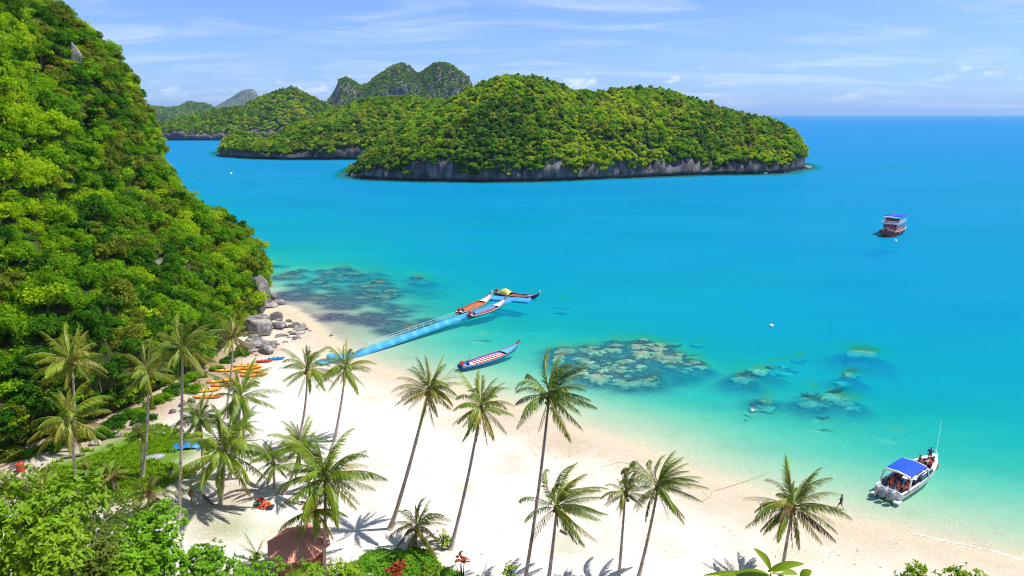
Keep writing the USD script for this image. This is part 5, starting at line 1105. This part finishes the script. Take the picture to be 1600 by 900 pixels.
# ------------------------------------------------------------------ tour boat
TB = [(0, .80, 2.0, -.6), (.2, .95, 1.7, -.9), (.5, 1, 1.6, -1.0), (.75, .92, 1.8, -.9), (.9, .6, 2.3, -.5), (.97, .28, 2.8, .4), (1, .08, 3.1, 1.4)]
tb0 = at_z(1393, 366); tl, tw, trz = 17.0, 2.9, math.atan2(-tb0[1], -tb0[0]) - .22
t = thing('tour_boat', 'two-decked red and white tour boat with a blue roof anchored far out in the bay', 'boat', tb0, trz)
R = hull_rings(tl, tw, TB, .2, .8); v, f = caps(*loft(R), R.shape[1]); obj('hull', (v, f), M['maroon_paint'], t, smooth=40)
T = np.array(TB); g = lambda k, q: np.interp(q, T[:, 0], T[:, k]); x = np.linspace(0, 1, 29)
for s in (1, -1):
    for dz, m in ((-.05, 'white_paint'), (-.55, 'pink_paint')): obj('rubbing_strake', tube(np.stack([(x - .5) * tl, s * (np.maximum(g(1, x) * tw, .1) + .03), g(2, x) + dz], 1), .09, 5), M[m], t, smooth=60)
    for q in (.88, .72, .5, .3): mb = MB(); th = np.linspace(0, 2 * math.pi, 13); mb.tube(np.stack([(q - .5) * tl + .4 * np.cos(th), 0 * th + s * (g(1, q) * tw + .16), g(2, q) - .5 + .4 * np.sin(th)], 1), .15, 6); obj('tyre_fender', mb, M['black_rubber'], t, smooth=60)
mb = MB(); mb.box((-.02 * tl, 0, 1.75), (.62 * tl, 2 * tw - .9, .14)); obj('main_deck', mb, M['wood'], t)
mb = MB(); mb.box((-.06 * tl, 0, 4.05), (.62 * tl, 2 * tw - .3, .16)); obj('upper_deck', mb, M['grey_paint'], t)
mb = MB(); mb.box((-.13 * tl, 0, 6.35), (.46 * tl, 2 * tw - .5, .12)); mb.box((-.13 * tl, 0, 6.45), (.44 * tl, 2 * tw - 1.2, .14)); obj('roof', mb, M['canopy_blue'], t, label='bright blue upper roof')
mb = MB(); mb.box((.125 * tl, -.3, 6.2), (.06 * tl, 2 * tw - 1.4, .12)); obj('front_awning', mb, M['white_paint'], t)
mb = MB(); mb.box((.20 * tl, 0, 2.9), (.16, 2 * tw - 1.5, 2.1)); mb.box((-.05 * tl, 2.1, 2.5), (.5 * tl, .1, 1.3)); mb.box((-.05 * tl, -2.1, 2.5), (.5 * tl, .1, 1.3)); cb = obj('cabin', mb, M['pink_paint'], t)
for y in (-1.5, -.5, .5, 1.5): mb = MB(); mb.box((.20 * tl + .09, y, 3.25), (.05, .74, .8)); obj('cabin_window', mb, M['dark_glass'], cb)
for y in (-1.45, 0, 1.45): mb = MB(); mb.box((.20 * tl + .09, y, 2.3), (.05, .9, .6)); obj('cabin_panel', mb, M['red_paint'], cb)
mb = MB(); mb.box((.06 * tl, 0, 5.15), (.14, 2 * tw - 1.6, .95)); ub = obj('wheelhouse_front', mb, M['maroon_paint'], t)
for y in (-1.3, -.45, .45, 1.3): mb = MB(); mb.box((.06 * tl + .08, y, 5.45), (.05, .65, .5)); obj('wheelhouse_window', mb, M['dark_glass'], ub)
for qx in (-.34, -.18, -.02, .09):
    for s in (1, -1):
        for z0, z1 in ((1.8, 4.0), (4.1, 6.3)): mb = MB(); mb.tube([(qx * tl, s * (tw - .42), z0), (qx * tl, s * (tw - .42), z1)], .06, 5); obj('deck_post', mb, M['white_paint'], t)
for s in (1, -1):
    for h in (4.55, 5.0): mb = MB(); mb.tube([(-.36 * tl, s * (tw - .25), h), (.24 * tl, s * (tw - .25), h)], .045, 5); obj('deck_rail', mb, M['white_paint'], t)
for h in (4.55, 5.0): mb = MB(); mb.tube([(.24 * tl, -tw + .25, h), (.24 * tl, tw - .25, h)], .045, 5); obj('deck_rail', mb, M['white_paint'], t)
mb = MB(); mb.tube([(.1 * tl, .3, 6.4), (.1 * tl, .3, 8.6)], .05, 5); obj('mast', mb, M['white_paint'], t)
mb = MB(); mb.tube([(.36 * tl, 0, 2.2), (.46 * tl, 0, 3.4)], .12, 6); obj('bow_post', mb, M['red_paint'], t)

# ------------------------------------------------------------------ floats, snorkellers, small far boat
def buoy(label, px, col, r=.3):
    t = thing('buoy', label, 'buoy', at_z(*px)); s = trimesh.creation.icosphere(2, r); s.vertices *= V(1, 1, .9); s.vertices += V(0, 0, r * .35); obj('float', s, M[col], t, smooth=True)
    mb = MB(); mb.tube([(0, 0, r), (0, 0, r * 2.4)], r * .13, 5); th = np.linspace(0, 6.283, 9); mb.tube(np.stack([r * .3 * np.cos(th), 0 * th, r * 2.4 + r * .3 * np.sin(th)], 1), r * .09, 4); obj('handle', mb, M['grey_paint'], t)
buoy('small buoy in open water above the scattered corals', (1205, 510), 'white_paint', .42)
buoy('tiny white buoy far out at the left, off the wooded headland', (361, 272), 'white_paint', .9)
buoy('small float just in front of the tour boat', (1399, 377), 'white_paint', .5)
buoy('white float beside the snorkeller near the brown coral head', (1175, 642), 'white_paint', .26)
def swimmer(label, px, rz):
    t = thing('person', label, 'person', at_z(*px, -.05), rz); bs = bones([((V(0, 0, 0), .12), (V(.45, 0, .02), .14)), ((V(.45, 0, .02), .10), (V(.62, 0, .06), .06)), ((V(.70, 0, .08), .10), (V(.74, 0, .06), .08))] + [x for s in (1, -1) for x in (((V(0, s * .09, 0), .085), (V(-.42, s * .14, -.06), .055)), ((V(-.42, s * .14, -.06), .055), (V(-.82, s * .2, .0), .035)), ((V(.42, s * .16, 0), .06), (V(.5, s * .42, -.05), .042)), ((V(.5, s * .42, -.05), .042), (V(.72, s * .5, -.06), .03)), ((V(-.82, s * .2, 0), .03), (V(-1.1, s * .24, -.03), .04)))]); obj('body', soft(bs), M['shirt_dark'], t, smooth=True)
    mb = MB(); mb.tube([(.74, .1, .05), (.68, .11, .32)], .018, 5); obj('snorkel', mb, M['orange_paint'], t)
    s = trimesh.creation.icosphere(2, .1); s.vertices = s.vertices * V(1, 1, .8) + V(.69, 0, .12); obj('hair', s, M['hair'], t, smooth=True)
swimmer('snorkeller floating at the near edge of the large coral reef', (1021, 595), .6)
swimmer('snorkeller in dark suit beside the white float and the brown coral head', (1179, 635), 2.2)
t = thing('small_boat', 'tiny white boat lying off the tip of the low forested tongue of land', 'boat', at_z(346, 217), .4)
R = hull_rings(9, 1.5, SB, .12, .3); v, f = caps(*loft(R), R.shape[1]); obj('hull', (v, f), M['white_paint'], t, smooth=40)
mb = MB(); mb.box((-.3, 0, 1.5), (3, 2, 1.3)); obj('cabin', mb, M['white_paint'], t); mb = MB(); mb.box((-.3, 0, 2.3), (4, 2.4, .12)); obj('roof', mb, M['white_paint'], t)
wp = on_ground(1313, 796); wp[2] = min(wp[2], -.12)
person('person in dark clothes wading along the water edge below the speedboat', 'walk', 'shirt_dark', 'shorts_dark', wp, 2.4)
fr = np.random.default_rng(4)
mb = MB()
for k in range(14):
    a = fr.uniform(0, 6.28); q = fr.uniform(.1, .7); s = trimesh.creation.icosphere(1, fr.uniform(.03, .08)); s.vertices += V(wp[0] - .25 + q * math.cos(a), wp[1] + .6 * q * math.sin(a), fr.uniform(0, .12)); mb.tm(s)
tag(obj('splash', mb, M['white_paint']), 'small white splash round the legs of the wading person', 'splash', None, 'stuff')

# ------------------------------------------------------------------ kayaks
def kayak(label, px, rz, c1, c2, L=3.9, lift=0.0, roll=0.0, group=None):
    t = thing('kayak', label, 'kayak', on_ground(*px) + V(0, 0, lift), rz, group); n = 19; x = np.linspace(-1, 1, n); w = .40 * (1 - np.abs(x) ** 2.6) + .02; k = .0 + .16 * np.abs(x) ** 3; top = .33 + .10 * np.abs(x) ** 2.2
    well = np.where(np.abs(x) < .62, .16 * (1 - (x / .62) ** 4), 0)
    rows = [[(xi * L / 2, wi * a, z) for a, z in ((0, ti - we), (.55, ti - we), (.75, ti), (1, ti - .08), (.85, ki + .1), (.4, ki), (0, ki - .01), (-.4, ki), (-.85, ki + .1), (-1, ti - .08), (-.75, ti), (-.55, ti - we))] for xi, wi, ki, ti, we in zip(x, w, k, top, well)]
    v, f = caps(*loft(rows), 12); obj('hull', (v, f), M[c1], t, smooth=40)
    for s in (1, -1):
        xx = s * np.linspace(.64, .93, 6); ww = .40 * (1 - np.abs(xx) ** 2.6) * .7; zz = .34 + .10 * np.abs(xx) ** 2.2
        obj('deck_stripe', loft(np.stack([np.stack([xx * L / 2, ww, zz], 1), np.stack([xx * L / 2, 0 * ww, zz + .015], 1), np.stack([xx * L / 2, -ww, zz], 1)], 1), closed=False), M[c2], t)
        mb = MB(); mb.box((s * L * .12 - .1, 0, .36), (.06, .46, .32)); obj('seat_back', mb, M['navy_paint'], t)
    return t
for k, (x, y, a, c1, c2, l) in enumerate(((397, 588, .22, 'orange_paint', 'yellow_paint', 'orange kayak at the front right of the kayak row, its bow on open sand'), (392, 582, .20, 'yellow_paint', 'orange_paint', 'yellow kayak second from the front of the kayak row'), (388, 577, .18, 'orange_paint', 'yellow_paint', 'orange kayak third from the front of the kayak row'), (384, 573, .2, 'yellow_paint', 'yellow_paint', 'yellow kayak at the back of the kayak row, nearest the boulders'),
        (358, 580, .25, 'yellow_paint', 'orange_paint', 'yellow-orange kayak behind the pale dry palm trunk'), (345, 597, .35, 'yellow_paint', 'red_paint', 'yellow kayak with a red stripe left of the kayak row'), (352, 603, .3, 'orange_paint', 'red_paint', 'orange and red kayak just below the red-striped one'), (322, 612, .3, 'yellow_paint', 'yellow_paint', 'pale yellow kayak farther left towards the hill foot'), (325, 622, .15, 'orange_paint', 'yellow_paint', 'leftmost orange kayak, half hidden by palm fronds'),
        (413, 566, .25, 'red_paint', 'red_paint', 'red kayak lying alone on the sand below the boulders'), (432, 562, .25, 'tarp_blue', 'sky_blue_paint', 'blue kayak lying behind the red one on open sand'))):
    kayak(l, (x, y), a, c1, c2, 4.0 if k < 9 else 2.6)

# ------------------------------------------------------------------ hut
hc = on_ground(470, 884); HR = 2.75
t = thing('beach_hut', 'small wooden hut with a red tiled eight-sided roof behind the big palm', 'hut', hc, .35)
EZ, PZ = 2.25, 3.75
ang = lambda k: k * math.pi / 4 + math.pi / 8
for k in range(8):
    a, b = ang(k), ang(k + 1); A, B, Pk = V(HR * math.cos(a), HR * math.sin(a), EZ), V(HR * math.cos(b), HR * math.sin(b), EZ), V(0, 0, PZ)
    nrm = np.cross(B - A, Pk - A); nrm /= np.linalg.norm(nrm); mb = MB(); mb.add([A, B, Pk, A - V(0, 0, .09), B - V(0, 0, .09), Pk - V(0, 0, .12)], [(0, 1, 2), (5, 4, 3), (0, 3, 4), (0, 4, 1)]); pn = obj('roof_panel', mb, M['roof_tile'], t)
    mb = MB(); m = (A + B) / 2
    for j in range(1, 9):
        s = j / 9; e = A + (B - A) * s; u = (Pk - m); q = 1 - abs(2 * s - 1); mb.tube([e + nrm * .015, e + u * q * .97 + nrm * .015], .032, 4)
    for j in range(1, 7): s = j / 7; mb.tube([A + (Pk - A) * s + nrm * .012, B + (Pk - B) * s + nrm * .012], .016, 3)
    obj('tile_ribs', mb, M['roof_tile'], pn)
    mb = MB(); mb.tube([A + V(0, 0, .03), Pk + V(0, 0, .05)], .07, 6); obj('ridge_cap', mb, M['roof_tile'], t, smooth=60)
    w = 2.0; A2, B2 = V(w * math.cos(a), w * math.sin(a), 0), V(w * math.cos(b), w * math.sin(b), 0); mb = MB(); mb.box(A2 + V(0, 0, 1.15), (.16, .16, 2.4), a); obj('post', mb, M['hut_wood'], t)
    if k != 3:
        mid = (A2 + B2) / 2; rz = math.atan2(B2[1] - A2[1], B2[0] - A2[0]); Lw = np.linalg.norm(B2 - A2) - .16
        for j in range(6): mb = MB(); mb.box(mid + V(0, 0, .14 + .17 * j), (Lw, .05, .155), rz); obj('wall_board', mb, M['hut_wood'], t)
        mb = MB()
        for j in range(5): s = (j + .5) / 5 - .5; mb.box(mid + V(math.cos(rz), math.sin(rz), 0) * s * Lw + V(0, 0, 1.5), (.04, .03, .8), rz)
        for j in range(4): mb.box(mid + V(0, 0, 1.2 + .2 * j), (Lw, .034, .03), rz)
        obj('lattice', mb, M['hut_wood'], t)
        mb = MB(); mb.box(mid + V(0, 0, 2.0), (Lw, .07, .16), rz); obj('beam', mb, M['hut_wood'], t)
mb = MB(); mb.tube([(0, 0, PZ - .05), (0, 0, PZ + .28)], [.16, .05], 8); obj('finial', mb, M['roof_tile'], t)
mb = MB(); th = np.arange(8) * math.pi / 4 + math.pi / 8; v = [(2.3 * math.cos(q), 2.3 * math.sin(q), z) for z in (-.3, .06) for q in th]; mb.add(*caps(*loft(np.array(v).reshape(2, 8, 3)), 8)); obj('floor_slab', mb, M['grey_paint'], t)

# ------------------------------------------------------------------ things lying about
def vest(label, px, col, dz, rz, tilt):
    t = thing('life_vest', label, 'life vest', on_ground(*px) + V(0, 0, dz), rz); b = soft(bones([((V(-.2, .14, .08), .11), (V(.2, .15, .10), .12)), ((V(-.2, -.14, .08), .11), (V(.2, -.15, .10), .12)), ((V(.22, -.14, .08), .1), (V(.22, .14, .08), .1)), ((V(.22, .12, .1), .07), (V(.36, .08, .12), .07)), ((V(.22, -.12, .1), .07), (V(.36, -.08, .12), .07))]), .05, 5); b.vertices[:, 2] += tilt * b.vertices[:, 0]; b.vertices *= 1.25; obj('vest', b, M[col], t, smooth=True)
    mb = MB(); mb.box((0, 0, .22), (.06, .62, .03)); mb.box((-.16, 0, .20), (.06, .60, .03)); obj('strap', mb, M['black_rubber'], t)
for k, (x, y, c, z, l) in enumerate(((405, 792, 'red_paint', 0, 'red life vest at the left of the small heap on the sand'), (412, 794, 'red_paint', .05, 'red life vest at the front of the small heap on the sand'), (418, 789, 'orange_paint', .0, 'orange life vest at the back right of the small heap on the sand'), (409, 786, 'red_paint', .22, 'red life vest lying on top of the small heap on the sand'), (402, 788, 'green_cloth', .02, 'green life vest in the small heap on the sand'), (421, 795, 'shirt_dark', 0, 'black life vest at the right of the small heap on the sand'))):
    vest(l, (x, y), c, z, k * 1.3, .3)
def sheet(label, px, rx, ry, h, mat, seed, rz=0., name='tarpaulin', cat='tarpaulin'):
    u = np.linspace(-1, 1, 26); a, b = np.meshgrid(u, u, indexing='ij'); p = np.stack([a * rx, b * ry, 0 * a], -1); p[..., 2] = h * np.exp(-(a ** 2 + b ** 2) * 1.2) + .7 * h * nz(p + seed, .9, seed, 3) + .05
    g = usdkit.mesh(stage, numbered(name), loft(p, closed=False), M[mat], smooth=25); g.AddTranslateOp().Set(Gf.Vec3d(*on_ground(*px))); g.AddRotateZOp().Set(rz); tag(g, label, cat)
sheet('bright blue tarpaulin spread under the left palms', (294, 698), 1.6, .9, .7, 'tarp_blue', 3, 12)
t = thing('dinghy', 'pale grey upturned dinghy beside the grass patch left of the tallest left palm', 'dinghy', on_ground(240, 716), .5)
x = np.linspace(-1, 1, 15); rows = [[(xi * 1.2, wi * .8 * math.cos(q), .4 * (1 - .5 * abs(xi) ** 3) * math.sin(q)) for q in np.linspace(0, math.pi, 9)] for xi, wi in zip(x, .65 * (1 - np.abs(x) ** 3) + .03)]; obj('hull', loft(np.array(rows), closed=False), M['grey_paint'], t, smooth=40)
mb = MB(); mb.tube([(-1.1, 0, .25), (0, 0, .43), (1.1, 0, .25)], .04, 5); obj('keel', mb, M['grey_paint'], t)
t = thing('barrel', 'small red barrel half hidden at the foot of the dark trees, far left', 'barrel', on_ground(33, 736)); pr = np.array([(0, 0), (.36, 0), (.40, .05), (.40, .35), (.43, .38), (.40, .42), (.40, .85), (.36, .92), (0, .92)]); obj('drum', trimesh.creation.revolve(pr, sections=16), M['red_paint'], t, smooth=30); mb = MB(); mb.tube([(.2, 0, .9), (.2, 0, .98)], .05, 6); obj('cap', mb, M['white_paint'], t)
def log(label, p0, p1, r):
    a, b = on_ground(*p0), on_ground(*p1); s = np.linspace(0, 1, 9)[:, None]; p = a * (1 - s) + b * s + V(0, 0, r * .9); p += .25 * nz(p, 1.5, 3, 2)[:, None] * r; k = usdkit.mesh(stage, numbered('log'), tube(p, r * np.linspace(1, .7, 9), 8), M['bark'], smooth=60); tag(k, label, 'log')
log('weathered fallen log along the hill foot, above the left grass patch', (95, 718), (132, 712), .22)
log('second thin log lying below the dark trees at the far left', (50, 706), (78, 700), .18)
log('short driftwood log left of the grass patch', (86, 745), (105, 757), .2)
log('short stick of driftwood on the open sand right of the windswept palm', (876, 830), (886, 836), .13)
log('curved dead palm stem on the shaded sand by the bushy palm', (318, 775), (333, 790), .14)
def rope(label, pts, r=.018):
    P = np.array([np.r_[on_ground(*q)[:2], max(on_ground(*q)[2], -.05) + .03] for q in pts]); n = len(P); k = np.interp(np.linspace(0, n - 1, n * 6), np.arange(n), np.arange(n)); Q = np.stack([np.interp(k, np.arange(n), P[:, c]) for c in range(3)], 1); Q[1:-1] = (Q[:-2] + Q[1:-1] * 2 + Q[2:]) / 4
    tag(obj('mooring_rope', tube(Q, r, 5), M['wood']), label, 'rope')
rope('thin mooring rope curving over the wet sand towards the speedboat', [(1097, 783), (1108, 778), (1113, 768), (1128, 764), (1158, 755), (1200, 742)])
rope('thin mooring rope lying on the sand right of the windswept palms', [(938, 731), (955, 726), (972, 722), (984, 726), (996, 734)])
rope('thin mooring rope near the jetty foot', [(640, 580), (690, 590), (720, 583)])
dr = np.random.default_rng(8); mb = MB()
for k in range(620):
    x, y = dr.uniform(480, 1590), dr.uniform(585, 895)
    p = on_ground(x, y)
    if p[2] < .1 or (abs(p[2] - .75 - .5 * float(nz(p[None], 6.0, 4)[0])) > .18 and dr.random() < .8): continue
    a = dr.uniform(0, 6.28); l = dr.uniform(.05, .26); mb.tube([p + V(0, 0, .03), p + V(l * math.cos(a), l * math.sin(a), .05)], [.03, .015], 4)
tag(obj('beach_litter', mb, M['bark']), 'small dark twigs and leaves washed up on the sand', 'litter', None, 'stuff')
# a thin line of foam where the wave breaks
fp_ = np.array([at_z(x, y, .02) for x, y in ((1424, 834), (1450, 838), (1480, 844), (1510, 851), (1540, 858), (1580, 868), (1620, 880))]); s = np.linspace(0, len(fp_) - 1, 90); c = np.stack([np.interp(s, np.arange(len(fp_)), fp_[:, k]) for k in range(3)], 1)
wd = .09 * np.sin(math.pi * np.linspace(0.02, .98, 90)) ** .7 * np.clip(1 + 3.2 * nz(c, .8, 3, 3), .05, 2) + .02; off = 1.1 * nz(c, 2.5, 9, 3); rows = np.stack([c + np.stack([0 * wd, wd + off, 0 * wd + .01], 1), c + np.stack([0 * wd, off, 0 * wd + .06], 1), c + np.stack([0 * wd, off - wd, 0 * wd + .01], 1)], 1)
tag(obj('foam', loft(rows, closed=False), M['white_paint'], smooth=True), 'thin white line of foam where a small wave meets the sand at the lower right', 'foam', None, 'stuff')

# ------------------------------------------------------------------ the air
look('haze', {'v': ('principled_volume', {'color': (.42, .66, 1.0), 'density': 0.00004, 'anisotropy': 0.2})}, [], None, 'v.volume')
hb = MB(); hb.box((0, 23500, 139.5), (63000, 51000, 341)); g = usdkit.mesh(stage, '/World/haze', hb.arrays(), M['haze']); tag(g, 'thin bluish sea air', 'haze', None, 'stuff')
